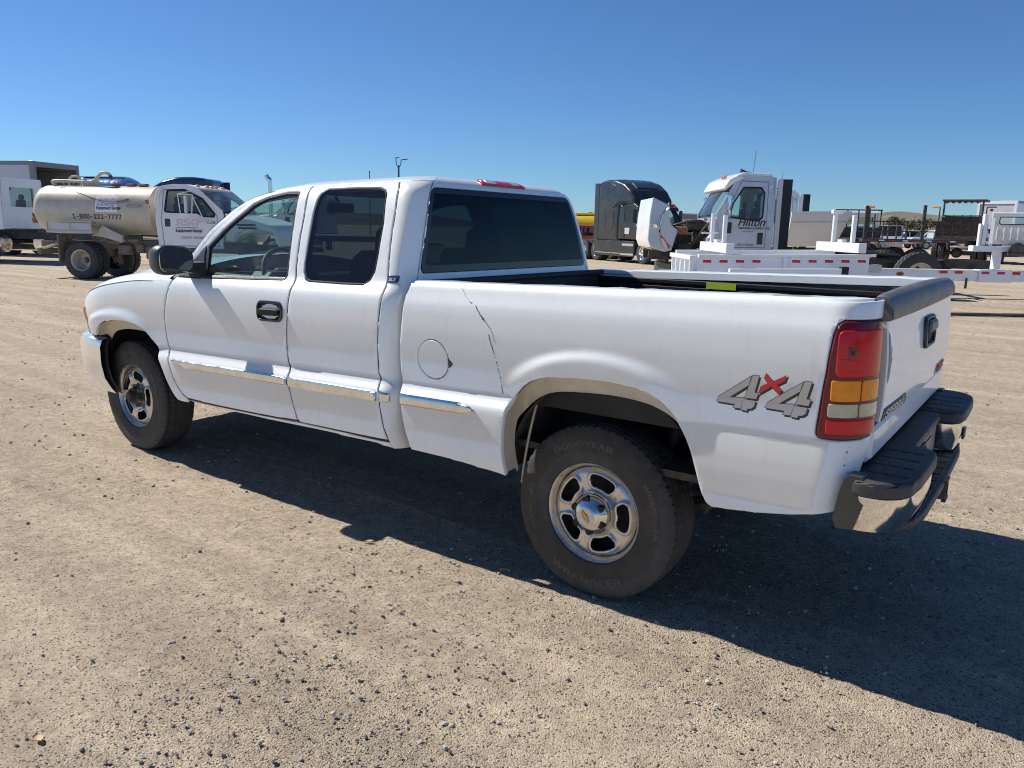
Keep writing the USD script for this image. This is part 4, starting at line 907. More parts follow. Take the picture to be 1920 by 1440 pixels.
# (u, v) runs x, z as on the body side, so the outside faces +y
rimm = lathe([(.190, -.20), (.196, -.04), (.203, -.028), (.208, -.014), (.2145, -.004), (.220, .001), (.2235, -.002), (.2240, -.012), (.215, -.02)], 72, 'y')
barrel = lathe([(.186, -.20), (.193, -.05), (.20, -.034)], 48, 'y')
def wheel(x, y, sd, rear, turn=0.):
    W = UsdGeom.Xform.Define(stage, '/World/pickup_truck/' + numbered('/World/pickup_truck', 'wheel'))
    W.AddTranslateOp().Set(Gf.Vec3d(x, sd * y, .376)); W.AddRotateZOp().Set((0 if sd > 0 else 180) + turn)
    t_ = TY.copy(); t_.apply_translation((0, -.105, .0)); v = t_.vertices; v[:, 2] = np.where(v[:, 2] < -.372, -.372 + (v[:, 2] + .372) * .25, v[:, 2]); t_.vertices = v
    o = obj('tyre', t_, 'tyre_rubber', W, smooth=32)
    if sd > 0:
        a = math.radians
        obj('tyre_lettering', B().add(bend_text('GOODYEAR', .026, .298, a(100), .0162, sp=1.45), bend_text('WRANGLER', .030, .292, a(-92), .0162, flip=True, sp=1.5), bend_text('WRANGLER', .022, .298, a(15), .0162, sp=1.4), bend_text('GOODYEAR', .02, .298, a(185), .0162, sp=1.4)), 'tyre_letters', W)
    obj('rim', B().add(disc, rimm), 'wheel_metal', W, smooth=38)
    obj('rim_barrel', B().add(barrel, rod((0, -.12, 0), (0, -.11, 0), .19, 40)), 'frame_black', W)
    if rear:
        cap = lathe([(.094, -.022), (.094, -.006), (.090, .010), (.079, .028), (.063, .044), (.047, .054), (.041, .056)], 48, 'y')
        cp_ = obj('hub_cap', B().add(cap, rod((0, .050, 0), (0, .0555, 0), .0415, 40)), 'dirty_chrome', W)
        lug = B()
        for k in range(6):
            t = math.radians(22 + 60 * k); c = (.070 * math.cos(t), 0, .070 * math.sin(t)); lug.cyl((c[0], .012, c[2]), (c[0] * .98, .0425, c[2] * .98), .0165, 16)
        obj('lug_hole', lug, 'gap_black', W)
        obj('emblem_disc', rod((0, .0555, 0), (0, .0575, 0), .038, 40), 'emblem_white', W)
        bt_ = np.array([(-.030, -.007), (-.010, -.007), (-.010, -.0125), (.010, -.0125), (.010, -.007), (.030, -.007), (.026, .007), (.010, .007), (.010, .0125), (-.010, .0125), (-.010, .007), (-.034, .007)]) * .88
        c, s_ = math.cos(math.radians(-52)), math.sin(math.radians(-52)); q = np.c_[bt_[:, 0] * c - bt_[:, 1] * s_, bt_[:, 0] * s_ + bt_[:, 1] * c]
        for grow, y0, mt in ((.0016, .0578, 'decal_black'), (0, .0583, 'gold')):
            pg = P_(q * [-1, 1]).buffer(grow, join_style='mitre'); m = trimesh.creation.extrude_polygon(pg, .0008, engine='earcut'); v = m.vertices; m = tmesh(np.c_[v[:, 0], y0 + v[:, 2], v[:, 1]], m.faces[:, ::-1]); obj('emblem', m, mt, W)
    else:
        hb_ = B().cyl((0, -.03, 0), (0, .02, 0), .058, 28).cyl((0, .02, 0), (0, .045, 0), .040, 24).cyl((0, .045, 0), (0, .052, 0), .030, 20)
        obj('hub', hb_, 'frame_black', W)
        lug = B()
        for k in range(6):
            t = math.radians(22 + 60 * k); c = (.070 * math.cos(t), .070 * math.sin(t)); lug.cyl((c[0], -.02, c[1]), (c[0], .012, c[1]), .0125, 6)
        obj('lug_nut', lug, 'cast_metal', W)
    return W
for sd in (1, -1):
    wheel(0, .8442, sd, True); wheel(3.645, .8358, sd, False)
# ---------------------------------------------------------------- other vehicles on the lot
def slab(outline, y0, y1, ch=.04, n=72):
    """side outline (x, z) as a solid between y0 and y1 with rounded long edges"""
    p = Polygon(outline).buffer(0); secs = []
    while p.buffer(-ch, join_style='mitre').geom_type != 'Polygon' or p.buffer(-ch, join_style='mitre').area < .2 * p.area: ch *= .7
    for y, k in ((y0, -ch), (y0 + ch * .3, -ch * .35), (y0 + ch, 0), (y1 - ch, 0), (y1 - ch * .3, -ch * .35), (y1, -ch)):
        q = p.buffer(k, join_style='mitre') if k else p
        r = _ring(q, p, n); secs.append(np.c_[r[:, 0], np.full(n, y), r[:, 1]])
    return loft(secs)

def flat(y, lean=0., belt=0., sgn=1):
    """planar side map; above belt the sheet leans inwards by lean per metre"""
    return lambda s, t: np.stack([s, sgn * (y - lean * np.maximum(np.asarray(t, float) - belt, 0)), t + 0 * s], -1)

def sheet(poly, y, sgn, mat, name, parent, th=.03, out=0., lean=0., belt=0., h=(.25, .12), roll=.006, back=False, bulge=0.):
    f = flat(y, lean, belt, 1); return obj(name, panel(Polygon(poly) if isinstance(poly, list) else poly, f, h=h, th=th, out=out, roll=roll, side=sgn, back=back), mat, parent)

def stext(parent, t, h, x, z, y, mat, sgn, bold=True, sx=1., shear=0., name='lettering', d=.004):
    m = meshkit.text_mesh(t, h, d, bold); v = m.vertices; u = v[:, 0] * sx + shear * v[:, 1]
    m.vertices = np.c_[x + (u if sgn < 0 else -u), sgn * (y + v[:, 2]), z + v[:, 1]]
    if sgn < 0: pass
    return obj(name, fixo(m), mat, parent, smooth=False)

def fixo(m):
    if m.volume < 0: m.invert()
    return m

def strip(pts, y0, y1, th=.04):
    """a bent plate that follows an (x, z) line from y0 to y1"""
    L_ = LineString(pts).buffer(th / 2, cap_style='flat', join_style='mitre'); return extr(list(L_.exterior.coords)[:-1], y0, y1)

def big_tyre(R_=.50, w=.27, n=64, lug=True):
    rr = R_ * .57; pr = [(rr, -.42), (rr + .02, -.49), (R_ * .78, -.5), (R_ * .93, -.46), (R_ * .985, -.40), (R_, -.36), (R_ * .999, -.16), (R_ * .97, -.15), (R_ * .97, -.11), (R_, -.10), (R_, .10), (R_ * .97, .11), (R_ * .97, .15), (R_ * .999, .16), (R_, .36), (R_ * .985, .40), (R_ * .93, .46), (R_ * .78, .5), (rr + .02, .49), (rr, .42)]
    pr = [(a, b * w) for a, b in pr]
    def disp(t, k, A): i = np.round(t / (2 * np.pi) * n).astype(int); return np.where(((k == 4) | (k == 5) | (k == 6) | (k == 13) | (k == 14) | (k == 15)) & ((i % 2) == 0), -.022 if lug else -.006, 0.)
    return lathe(pr, n, 'y', disp)
def big_rim(R_=.50, w=.27, dish=.5):
    rr = R_ * .575; d = w * dish
    return lathe([(rr, .46 * w), (rr - .012, .44 * w), (rr - .03, .36 * w), (rr - .05, -.05 * w + d * .5), (rr * .62, d * .35), (rr * .58, d * .55), (.0, d * .55)], 40, 'y')
_bt = {}
def heavy_wheel(parent, x, y, sgn, R_=.50, w=.27, rim='rim_white', name='wheel', dual=False, tyre='tyre_rubber', dish=.5, holes=5, deep=False):
    """sgn +1: outer face towards +y"""
    global XS
    keep, XS = XS, 1.0
    pp = str(parent.GetPath()); Wn = UsdGeom.Xform.Define(stage, pp + '/' + numbered(pp, name)); Wn.AddTranslateOp().Set(Gf.Vec3d(float(x), float(y), R_ - .012))
    if sgn < 0: Wn.AddRotateZOp().Set(180.0)
    if (R_, w) not in _bt: _bt[R_, w] = big_tyre(R_, w)
    obj('tyre', _bt[R_, w].copy(), tyre, Wn, smooth=30)
    if dual: obj('inner_tyre', _bt[R_, w].copy().apply_translation((0, -w * 1.15, 0)), tyre, Wn, smooth=30)
    rm = big_rim(R_, w, -.9 if deep else dish); obj('rim', rm, rim, Wn, smooth=35)
    yy = (-.40 if deep else .30) * w
    if not deep: yy = dish * .55 * w
    else: yy = -.9 * .55 * w
    obj('hub', B().cyl((0, yy - .02, 0), (0, yy + .10, 0), R_ * .17, 20, R_ * .14).cyl((0, yy + .10, 0), (0, yy + .13, 0), R_ * .10, 16), 'cast_metal' if rim != 'polished' else 'polished', Wn)
    for k in range(holes):
        t = 2 * math.pi * k / holes + .3; c = (R_ * .37 * math.cos(t), R_ * .37 * math.sin(t)); obj('hand_hole', rod((c[0], yy - .01, c[1]), (c[0], yy + .012, c[1]), R_ * .06, 14), 'gap_black', Wn)
    XS = keep
    return Wn

def seat(parent, x, y, z, mat='seat_cloth'):
    return obj('seat', B().box((x, y, z), (.5, .5, .16), .05).box((x - .28, y, z + .36), (.14, .48, .62), .06, pitch=-8).box((x - .34, y, z + .76), (.1, .27, .18), .05), mat, parent)

def hollow_cab(T, side, win, y, mat, gmat, lean=.0, belt=1.7, ws=None, rearx=None, rearwin=None, zfloor=1.0, door=None, rear=True):
    """cab with see-through windows. side: outline (x, z); win: window outline; ws: windshield (x0, z0, x1, z1)"""
    P = Polygon(side); Wp = Polygon(win).buffer(-.04).buffer(.04)
    for sgn in (1, -1):
        s = sheet(P.difference(Wp), y, sgn, mat, 'cab_side', T, lean=lean, belt=belt, h=(.2, .1), th=.05)
        sheet(Wp.buffer(.03).difference(Wp.buffer(-.015)), y, sgn, 'gap_black', 'window_seal', s, th=.03, out=.006, lean=lean, belt=belt, roll=.003)
        sheet(Wp, y, sgn, gmat, 'window', s, th=0, out=-.012, lean=lean, belt=belt, roll=0)
        if door is not None:
            D = Polygon(door); sheet(D.difference(D.buffer(-.014)).difference(Wp.buffer(.03)), y, sgn, 'gap_black', 'door_seam', s, th=0, out=.002, lean=lean, belt=belt, roll=0)
    return P

# --- the water truck with the cream tank
def water_truck():
    global obj
    T = thing('water_truck', 'dirty cream water tank truck with white cab and faded rental lettering', 'tank truck', (20.45, -7.70, 0), 208)
    S = -1   # the side in view is the truck's right
    R_, zc = .645, 1.815
    prof = [(.0, -1.70), (.30, -1.68), (.50, -1.61), (.60, -1.52), (.64, -1.42), (.645, -1.34), (.645, -.30), (.648, -.29), (.645, -.28), (.645, .80), (.648, .81), (.645, .82), (.645, 1.74), (.655, 1.75), (.655, 1.83), (.645, 1.84), (.63, 1.83), (.62, 1.79), (.40, 1.83), (0, 1.85)]
    tk = obj('tank', lathe(prof, 64, 'x').apply_translation((0, 0, zc)), 'tank_cream', T, smooth=40)
    obj('tank_rust', B().box((1.79, S * .618, 1.99), (.09, .02, .22), .005, roll=12), 'rust', tk)
    obj('fill_pipe', B().tube(smoothpath([(-1.25, -.1, 2.40), (-1.25, -.1, 2.52), (-1.14, -.1, 2.57), (-.4, -.1, 2.565), (-.15, -.1, 2.56), (.0, -.1, 2.62), (.12, -.1, 2.74), (.26, -.1, 2.81), (.40, -.1, 2.77), (.46, -.1, 2.68)], 5), .045, 10), 'tank_cream', T)
    obj('pipe_elbow', B().cyl((.445, -.1, 2.73), (.47, -.1, 2.64), .05), 'steel_dark', T)
    obj('manhole_hoop', B().tube(smoothpath([(-.92, .1, 2.45), (-.90, .1, 2.66), (-.75, .1, 2.72), (-.60, .1, 2.66), (-.58, .1, 2.45)], 4), .03, 8), 'tank_cream', T)
    obj('manhole', B().cyl((-.3, .1, 2.40), (-.3, .1, 2.58), .2).cyl((-.3, .1, 2.58), (-.3, .1, 2.61), .23), 'tank_cream', T)
    for x in (-.95, -.65, -.35): obj('rail_post', B().cyl((x, -.1, 2.42), (x, -.1, 2.56), .018, 8), 'tank_cream', T)
    for x in (.55, 1.0, 1.35): obj('vent', B().box((x, -.02, 2.49), (.22, .2, .08), .02), 'rust', T)
    obj('spray_valve', B().box((-1.68, S * .35, 1.52), (.16, .16, .18), .03).cyl((-1.72, S * .35, 1.6), (-1.72, S * .35, 1.70), .05), 'rust', T)
    # panel lettering on the curved tank side
    def on_tank(t, h, x, z, mat, bold=True, sx=1.):
        m = meshkit.text_mesh(t, h, .004, bold); v = m.vertices; zz = z + v[:, 1]; a = np.arcsin(np.clip((zz - zc) / R_, -1, 1)); r = R_ + .003 + v[:, 2]
        m.vertices = np.c_[x + v[:, 0] * sx, S * r * np.cos(a), zc + r * np.sin(a)]; return obj('lettering', fixo(m), mat, tk, smooth=False)
    def tank_patch(x0, x1, z0, z1, mat, o=.002):
        f = lambda s, t: np.stack([s, np.sqrt(np.maximum(R_ ** 2 - (t - zc) ** 2, .01)), t + 0 * s], -1)
        return obj('sign_panel', panel(sbox(x0, z0, x1, z1), f, h=(.2, .05), out=o, th=0, roll=0, side=S), mat, tk)
    tank_patch(.30, .92, 1.76, 2.17, 'sign_white'); on_tank('RSG', .16, .35, 1.97, 'text_pink', sx=1.25); tank_patch(.34, .87, 1.935, 1.95, 'text_black', .004); on_tank('Equipment Rental', .075, .33, 1.83, 'text_black', sx=.82)
    on_tank('1-800-222-7777', .115, -.40, 1.585, 'text_black', sx=1.0); on_tank('551134', .09, 1.18, 1.89, 'text_grey')
    on_tank('CONTENTS NON-POTABLE WATER', .045, -.83, 1.46, 'text_grey')
    obj('drip_line', B().tube([(x, S * (math.sqrt(R_ ** 2 - (z - zc) ** 2) + .004), z) for x, z in smoothpath([(-.9, 2.37), (-.6, 2.35), (0, 2.18), (.45, 2.06), (.9, 2.03), (1.22, 2.12), (1.18, 2.05), (.95, 2.0), (.7, 1.98), (.5, 2.02)], 4)], .006, 5), 'steel_dark', tk)
    # catwalk box over the wheels, mudguard
    obj('side_tray', B().bx((-.92, S * .98, 1.20), (.38, S * .66, 1.23)).bx((-.92, S * .98, 1.23), (.38, S * .965, 1.26)), 'tank_cream', T)
    for x in (-.90, -.25, .36): obj('tray_post', B().box((x, S * .965, 1.36), (.035, .035, .26), .004), 'tank_cream', T)
    obj('tray_panel', B().bx((-.90, S * .955, 1.24), (.36, S * .945, 1.46)), 'box_grey', T)
    obj('tray_rail', B().bx((-.95, S * .985, 1.48), (.40, S * .955, 1.51)), 'tank_cream', T)
    obj('mudguard', B().add(extr([(-.62, .42), (-.58, .42), (-.58, 1.16), (-.62, 1.16)], -1.0, -.45), extr([(-.62, .42), (-.58, .42), (-.58, 1.16), (-.62, 1.16)], .45, 1.0)), 'brown_dirt', T)
    obj('tank_skirt', B().add(extr([(.36, 1.22), (.52, 1.40), (1.05, 1.16), (1.05, .97), (.55, 1.10), (.18, 1.14)], -.72, -.62)), 'tank_cream', T)
    obj('frame', B().bx((-1.5, -.46, .80), (5.5, -.36, .98)).bx((-1.5, .36, .80), (5.5, .46, .98)).bx((-.1, -.5, .55), (.1, .5, .8), .02).bx((-1.3, -.9, .62), (-1.2, .9, .78)), 'brown_dirt', T)
    for x, z, d in ((1.05, .78, (.34, .2, .26)), (1.50, .82, (.22, .2, .22)), (1.9, .72, (.42, .25, .34)), (.75, .98, (.4, .15, .12)), (1.3, 1.03, (.3, .12, .1))): obj('pump_part', B().box((x, S * .58, z), d, .03), 'brown_dirt', T)
    obj('hose', B().tube(smoothpath([(-.6, S * .5, 1.1), (-.75, S * .7, .95), (-1.05, S * .8, .82), (-1.3, S * .8, .78)], 5), .035), 'tank_cream', T)
    for x, s2 in ((0, 1),):
        heavy_wheel(T, 0, -.86, -1, .50, .26, 'rim_cream', dual=True, deep=True); heavy_wheel(T, 0, .86, 1, .50, .26, 'rim_cream', dual=True, deep=True)
    heavy_wheel(T, 4.87, -.95, -1, .50, .26, 'rim_white'); heavy_wheel(T, 4.87, .95, 1, .50, .26, 'rim_white')
    def shifted(f):
        def g(name, mesh, *a, **k):
            if isinstance(mesh, B): mesh = mesh.get()
            return f(name, mesh.apply_translation((.42, 0, 0)), *a, **k)
        return g
    keep, obj = obj, shifted(obj)
    # cab
    side = [(1.86, .90), (1.80, 1.55), (1.84, 2.05), (1.98, 2.42), (2.65, 2.47), (2.93, 2.40), (3.62, 1.83), (3.66, 1.75), (3.62, .88)]
    win = [(2.07, 1.80), (2.14, 2.33), (2.60, 2.34), (3.08, 2.12), (3.42, 1.75), (3.44, 1.69), (3.12, 1.71), (2.95, 1.79)]
    hollow_cab(T, side, win, 1.0, 'fleet_white', 'glass_fleet', lean=.12, belt=1.75, door=[(2.0, .93), (1.96, 1.5), (2.03, 2.36), (2.64, 2.38), (3.12, 2.15), (3.50, 1.72), (3.52, .93)])
    yT = 1.0 - .12 * .7
    obj('cab_roof', fixo(strip([(1.98, 2.43), (2.3, 2.475), (2.65, 2.47), (2.95, 2.39)], -yT, yT, .05)), 'fleet_white', T)
    obj('cab_back', fixo(strip([(1.86, .9), (1.82, 1.55), (1.86, 2.05), (1.98, 2.43)], -.97, .97, .04)), 'fleet_white', T)
    obj('windshield', gridmesh(np.array([[(2.94 + .70 * u + .10 * (1 - q * q) * 1, q * (yT + .08 * u), 2.39 - .57 * u) for q in np.linspace(-1, 1, 11)] for u in np.linspace(0, 1, 6)])), 'glass_fleet', T, smooth=True)
    obj('windshield_post', B().bar((2.95, -yT, 2.38), (3.64, -1.0, 1.81), .05, .05).bar((2.95, yT, 2.38), (3.64, 1.0, 1.81), .05, .05), 'fleet_white', T)
    hood = [(3.60, 1.05), (3.64, 1.78), (3.75, 1.76), (4.3, 1.68), (4.95, 1.52), (5.10, 1.36), (5.14, 1.0), (5.05, .95), (5.0, 1.1), (4.88, 1.25), (4.45, 1.32), (4.05, 1.22), (3.9, 1.05)]
    obj('hood', slab(hood, -.95, .95, .10), 'fleet_white', T, smooth=50)
    obj('front_bumper', B().bx((5.05, -1.1, .55), (5.2, 1.1, .85), .03), 'polished', T)
    obj('side_vent', B().box((4.25, S * .952, 1.50), (.5, .01, .05)).box((4.28, S * .952, 1.42), (.5, .01, .05)), 'gap_black', T)
    for y in (-.7, -.25, 0, .25, .7): obj('roof_lamp', trimesh.creation.icosphere(1, .055).apply_transform(np.diag([1.4, 1, .8, 1])).apply_translation((2.86 - .06 * abs(y), y * .95, 2.46)), 'amber_lens', T)
    seat(T, 2.5, -.5, 1.35); seat(T, 2.5, .5, 1.35)
    obj('dashboard', B().bx((3.2, -.9, 1.4), (3.6, .9, 1.74), .05), 'dash_grey', T)
    obj('door_handle', B().box((2.13, S * 1.0, 1.52), (.15, .02, .20), .01), 'gloss_black', T)
    stext(T, 'RSG', .17, 2.36, 1.45, 1.003, 'text_pink', S, sx=1.35); stext(T, 'Equipment Rental', .075, 2.34, 1.29, 1.003, 'text_black', S, sx=.86); obj('sign_rule', B().bx((2.36, S * 1.003, 1.395), (2.97, S * 1.006, 1.408)), 'text_black', T)
    stext(T, 'USDOT 403881', .065, 2.48, 1.12, 1.003, 'text_grey', S, bold=False)
    obj('fender_badge', B().box((3.32, S * 1.004, 1.545), (.24, .008, .06)), 'badge_grey', T); obj('side_marker', B().box((3.40, S * 1.004, 1.37), (.09, .008, .11)), 'amber_lens', T)
    mk = obj('mirror', B().tube([(3.12, S * 1.02, 1.62), (2.66, S * 1.28, 1.74), (2.62, S * 1.30, 2.24), (2.92, S * 1.05, 2.34)], .014, 6).tube([(2.66, S * 1.28, 1.74), (2.95, S * 1.26, 1.72), (3.0, S * 1.26, 2.22), (2.62, S * 1.30, 2.24)], .014, 6).tube([(2.98, S * 1.24, 2.2), (3.16, S * 1.05, 1.6), (3.4, S * 1.02, 1.56), (2.98, S * 1.02, 1.55), (3.04, S * 1.2, 1.75)], .013, 6), 'fleet_white_clean', T)
    obj('mirror_head', B().box((2.82, S * 1.285, 1.98), (.05, .22, .42), .02, yaw=20), 'fleet_white', mk)
    obj('grab_handle', B().tube(smoothpath([(2.0, S * .90, 2.36), (1.90, S * 1.03, 2.28), (1.83, S * 1.03, 1.98), (1.87, S * 1.01, 1.95)], 4), .014, 6), 'fleet_white_clean', T)
    obj('wiper', B().bar((3.55, -.5, 1.90), (3.48, .2, 1.96), .02, .02), 'gap_black', T)
    obj = keep
water_truck()

# --- conventional tractors
def tractor(name, label, xy, yaw, paint, sleeper=0, hood='closed', letters=False, extender=True, roofh=2.98, rims='rim_white', stack=False, group=None, rear=True, skirt=False, roof='plain', xs=1.0):
    """day cab or sleeper tractor; origin on the ground below the front axle, cab behind it"""
    T = thing(name, label, 'semi truck', (xy[0], xy[1], float(gz(xy[0], xy[1]))), yaw, group)
    global XS
    XS = xs
    xb = -2.25                               # back of the day cab
    side = [(xb, 1.16), (xb, roofh - .04), (-1.05, roofh), (-.78, roofh - .12), (-.18, 2.02), (-.15, 1.95), (-.42, 1.12)]
    win = [(-1.82, 1.98), (-1.84, 2.58), (-1.72, 2.70), (-1.08, 2.70), (-.74, 2.30), (-.62, 1.96), (-1.4, 1.90), (-1.72, 1.90)]
    hollow_cab(T, side, win, 1.10, paint, 'glass_fleet', lean=.06, belt=1.9, door=[(-1.98, 1.18), (-1.98, 2.86), (-1.0, 2.88), (-.50, 2.1), (-.52, 1.18)])
    yT = 1.10 - .06 * (roofh - 1.9)
    obj('cab_roof', fixo(strip([(xb, roofh - .03), (-1.4, roofh), (-1.05, roofh), (-.80, roofh - .10)], -yT, yT, .06)), paint, T)
    if roof == 'plain': obj('sun_visor', slab([(-1.10, roofh - .02), (-.85, roofh + .06), (-.52, roofh - .06), (-.30, roofh - .32), (-.42, roofh - .36), (-.75, roofh - .17)], -1.08, 1.08, .06), 'fleet_white_clean' if paint != 'charcoal_paint' else paint, T, smooth=50)
    if roof == 'plain': obj('roof_cap', slab([(xb + .10, roofh), (xb + .18, roofh + .10), (-1.05, roofh + .11), (-.85, roofh + .05), (-1.05, roofh)], -1.0, 1.0, .06), 'fleet_white_clean', T, smooth=50)
    bk = sbox(-1.08, 1.16, 1.08, roofh - .03).difference(sbox(-.62, 1.95, .62, 2.62).buffer(-.05).buffer(.05))
    if not sleeper:
        o = obj('cab_back', panel(bk, lambda s, t: np.stack([xb + 0 * s, s, t + 0 * s], -1), h=(.3, .3), th=.05, roll=.01), paint, T)
        obj('rear_window', panel(sbox(-.64, 1.93, .64, 2.64), lambda s, t: np.stack([xb + .02 + 0 * s, s, t + 0 * s], -1), h=(.4, .4), th=0, roll=0), 'glass_fleet', o)
    obj('windshield', gridmesh(np.array([[(-.76 + .60 * u + .16 * (1 - q * q), q * (yT - .02), roofh - .16 - (roofh - 2.16) * u) for q in np.linspace(-1, 1, 11)] for u in np.linspace(0, 1, 6)])), 'glass_fleet', T, smooth=True)
    for y in (-1, 1): obj('windshield_post', B().bar((-.80, y * yT, roofh - .12), (-.16, y * (yT + .03), 2.0), .05, .07), paint, T)
    obj('dashboard', B().bx((-.75, -1.0, 1.5), (-.2, 1.0, 1.98), .06), 'dash_grey', T); obj('cab_floor', B().bx((xb, -1.05, 1.14), (-.4, 1.05, 1.2)), 'dash_grey', T)
    seat(T, -1.45, .55, 1.55); seat(T, -1.45, -.55, 1.55)
    obj('cowl', slab([(-.55, 1.12), (-.20, 1.95), (.02, 1.84), (.02, 1.50), (.10, 1.40), (.10, 1.12), (-.1, 1.0)], -1.08, 1.08, .05), paint, T, smooth=45)
    H = [(0.02, 1.10), (-.15, 1.98), (.5, 1.90), (1.25, 1.74), (1.48, 1.55), (1.52, .95), (1.42, .72), (.72, .72), (.60, 1.02), (.34, 1.22), (0, 1.28), (-.2, 1.20)]
    if hood == 'closed':
        hd = obj('hood', slab(H, -1.06, 1.06, .13), paint, T, smooth=50)
        obj('grille', B().bx((1.50, -.45, .9), (1.54, .45, 1.5), .01), 'chrome', hd)
        for y in (-.85, .85): obj('headlight', B().box((1.46, y, 1.12), (.14, .36, .26), .05), 'lens_pink', hd)
        for y in (-1, 1):
            for k in range(3): obj('hood_vent', B().box((.62, y * 1.062, 1.62 - k * .09), (.38, .012, .045), .004), 'gap_black', hd)
    if hood == 'open':
        # tilted forward about the front bumper: shell turned by about 62 degrees
        a = math.radians(77); cx, cz = 1.02, 1.0
        def tip(m):
            v = m.vertices; X, Z = v[:, 0] * .76 - 1.155, (v[:, 2] - .72) * .66; m.vertices = np.c_[cx + X * math.cos(a) + Z * math.sin(a), v[:, 1], cz - X * math.sin(a) + Z * math.cos(a)]; return m
        shellp = Polygon(H); parts = []
        for sgn in (1, -1):
            hs = obj('hood_side', tip(panel(shellp, flat(1.06, .10, 1.3), h=(.12, .12), th=.05, roll=.02, side=sgn)), 'silver_white', T)
            fl = Polygon([(.0, 1.28), (.10, 1.36), (.34, 1.48), (.70, 1.46), (1.0, 1.32), (1.20, 1.05), (1.32, .74), (.72, .72), (.60, 1.02), (.34, 1.22)])
            obj('hood_fender', tip(panel(fl.buffer(-.03).buffer(.03), flat(1.06, .10, 1.3), h=(.08, .08), th=.06, out=.09, roll=.035, side=sgn)), 'silver_white', hs)
            obj('headlight', tip(panel(Polygon([(1.10, 1.30), (1.30, 1.16), (1.42, .98), (1.38, .90), (1.24, 1.02), (1.12, 1.18)]), flat(1.06, .10, 1.3), h=(.1, .1), th=.02, out=.082, roll=.012, side=sgn)), 'lens_pink', hs)
            obj('turn_lamp', tip(panel(Polygon([(1.02, 1.32), (1.09, 1.31), (1.14, 1.16), (1.26, 1.0), (1.40, .88), (1.36, .84), (1.18, .98), (1.06, 1.15)]), flat(1.06, .10, 1.3), h=(.1, .1), th=.02, out=.078, roll=.01, side=sgn)), 'red_lens', hs)
            obj('hood_vent', tip(panel(rrect(.32, 1.60, .62, 1.80, .04), flat(1.06, .10, 1.3), h=(.1, .1), th=.02, out=.006, roll=.004, side=sgn)), 'box_grey', hs)
            m_ = tip(trimesh.creation.box(extents=(.10, .16, .36)).apply_translation((.78, sgn * 1.16, 1.66))); obj('hood_mirror', B().add(m_, tip(rod((.78, sgn * 1.06, 1.40), (.78, sgn * 1.16, 1.55), .03))), 'polished', hs)
            obj('mirror_foot', tip(B().box((.84, sgn * 1.065, 1.36), (.20, .03, .11), .012).get()), 'gloss_black', hs)
        obj('hood_top', tip(fixo(strip([(-.13, 1.95), (.5, 1.88), (1.25, 1.72), (1.47, 1.54), (1.50, .95)], -.99, .99, .05))), 'fleet_white_clean', T)
        obj('hood_insulation', tip(fixo(strip([(-.10, 1.88), (.5, 1.80), (1.2, 1.64), (1.38, 1.48)], -.9, .9, .05))), 'gap_black', T)
        # engine bay
        obj('engine_block', B().bx((.02, -.38, .85), (.85, .38, 1.55), .06).bx((.0, -.25, 1.55), (.9, .1, 1.78), .05), 'frame_black', T)
        for c, d in (((.2, .55, 1.42), (.35, .2, .3)), ((.55, .50, 1.15), (.4, .2, .25)), ((.9, .45, 1.35), (.2, .25, .2)), ((.1, .6, 1.0), (.3, .2, .3)), ((.7, .55, .95), (.35, .25, .2))): obj('engine_part', B().box(c, d, .04), 'frame_black', T)
        obj('coolant_tank', B().box((.72, .72, 1.60), (.34, .26, .20), .04), 'rust', T); obj('air_filter', rod((-.05, .55, 1.70), (.6, .62, 1.74), .13, 18), 'frame_black', T)
        for k, pth in enumerate(([(0, .5, 1.75), (.3, .7, 1.85), (.7, .6, 1.78), (1.0, .3, 1.65)], [(-.1, .8, 1.9), (.1, .85, 1.7), (.35, .8, 1.35), (.5, .75, 1.1)], [(0, .3, 1.9), (-.05, .6, 1.78), (.05, .9, 1.5)])): obj('hose', B().tube(smoothpath(pth, 5), .035, 8), 'frame_black', T)
        obj('radiator', B().bx((.95, -.5, .75), (1.05, .5, 1.55), .02), 'frame_black', T)
        for k in range(4): obj('hinge_arm', B().bar((1.0, -.6 + k * .4, .85), (1.36, -.6 + k * .4, .94), .06, .06), 'frame_black', T)
    bxo = -.62 if hood == 'open' else 0
    obj('front_bumper', B().bx((1.50 + bxo, -1.18, .42), (1.66 + bxo, 1.18, .76), .05), 'steel_dark' if hood == 'open' else ('charcoal_paint' if paint == 'charcoal_paint' else 'chrome'), T)
    obj('frame', B().bx((-6.4, -.46, .82), (1.5, -.38, 1.05)).bx((-6.4, .38, .82), (1.5, .46, 1.05)).bx((-.1, -.9, .42), (.1, .9, .56), .02), 'frame_black', T)
    obj('fifth_wheel', B().box((-5.0, 0, 1.14), (.9, .9, .10), .04), 'steel_dark', T)
    for y in (-1, 1):
        heavy_wheel(T, 0, y * 1.02, y, .52, .28, rims)
        if rear:
            for x in (-4.4, -5.7): heavy_wheel(T, x, y * .95, y, .52, .28, rims, dual=True, deep=True)
        obj('fuel_tank', B().cyl((-2.1, y * .84, .66), (-.75, y * .84, .66), .30, 24), 'polished' if paint != 'charcoal_paint' else 'steel_dark', T)
        obj('step', B().bx((-1.9, y * 1.13, .86) , (-.75, y * .9, .90)), 'polished', T)
        obj('door_mirror', B().box((-.52, y * 1.32, 2.22), (.12, .2, .62), .05).tube([(-.55, y * 1.28, 2.46), (-.5, y * 1.08, 2.50)], .02, 6).tube([(-.55, y * 1.28, 1.98), (-.5, y * 1.08, 1.86)], .03, 6), 'polished' if paint != 'charcoal_paint' else paint, T)
        obj('mirror_foot', B().box((-.62, y * 1.115, 1.68), (.18, .03, .28), .012), 'gloss_black', T)
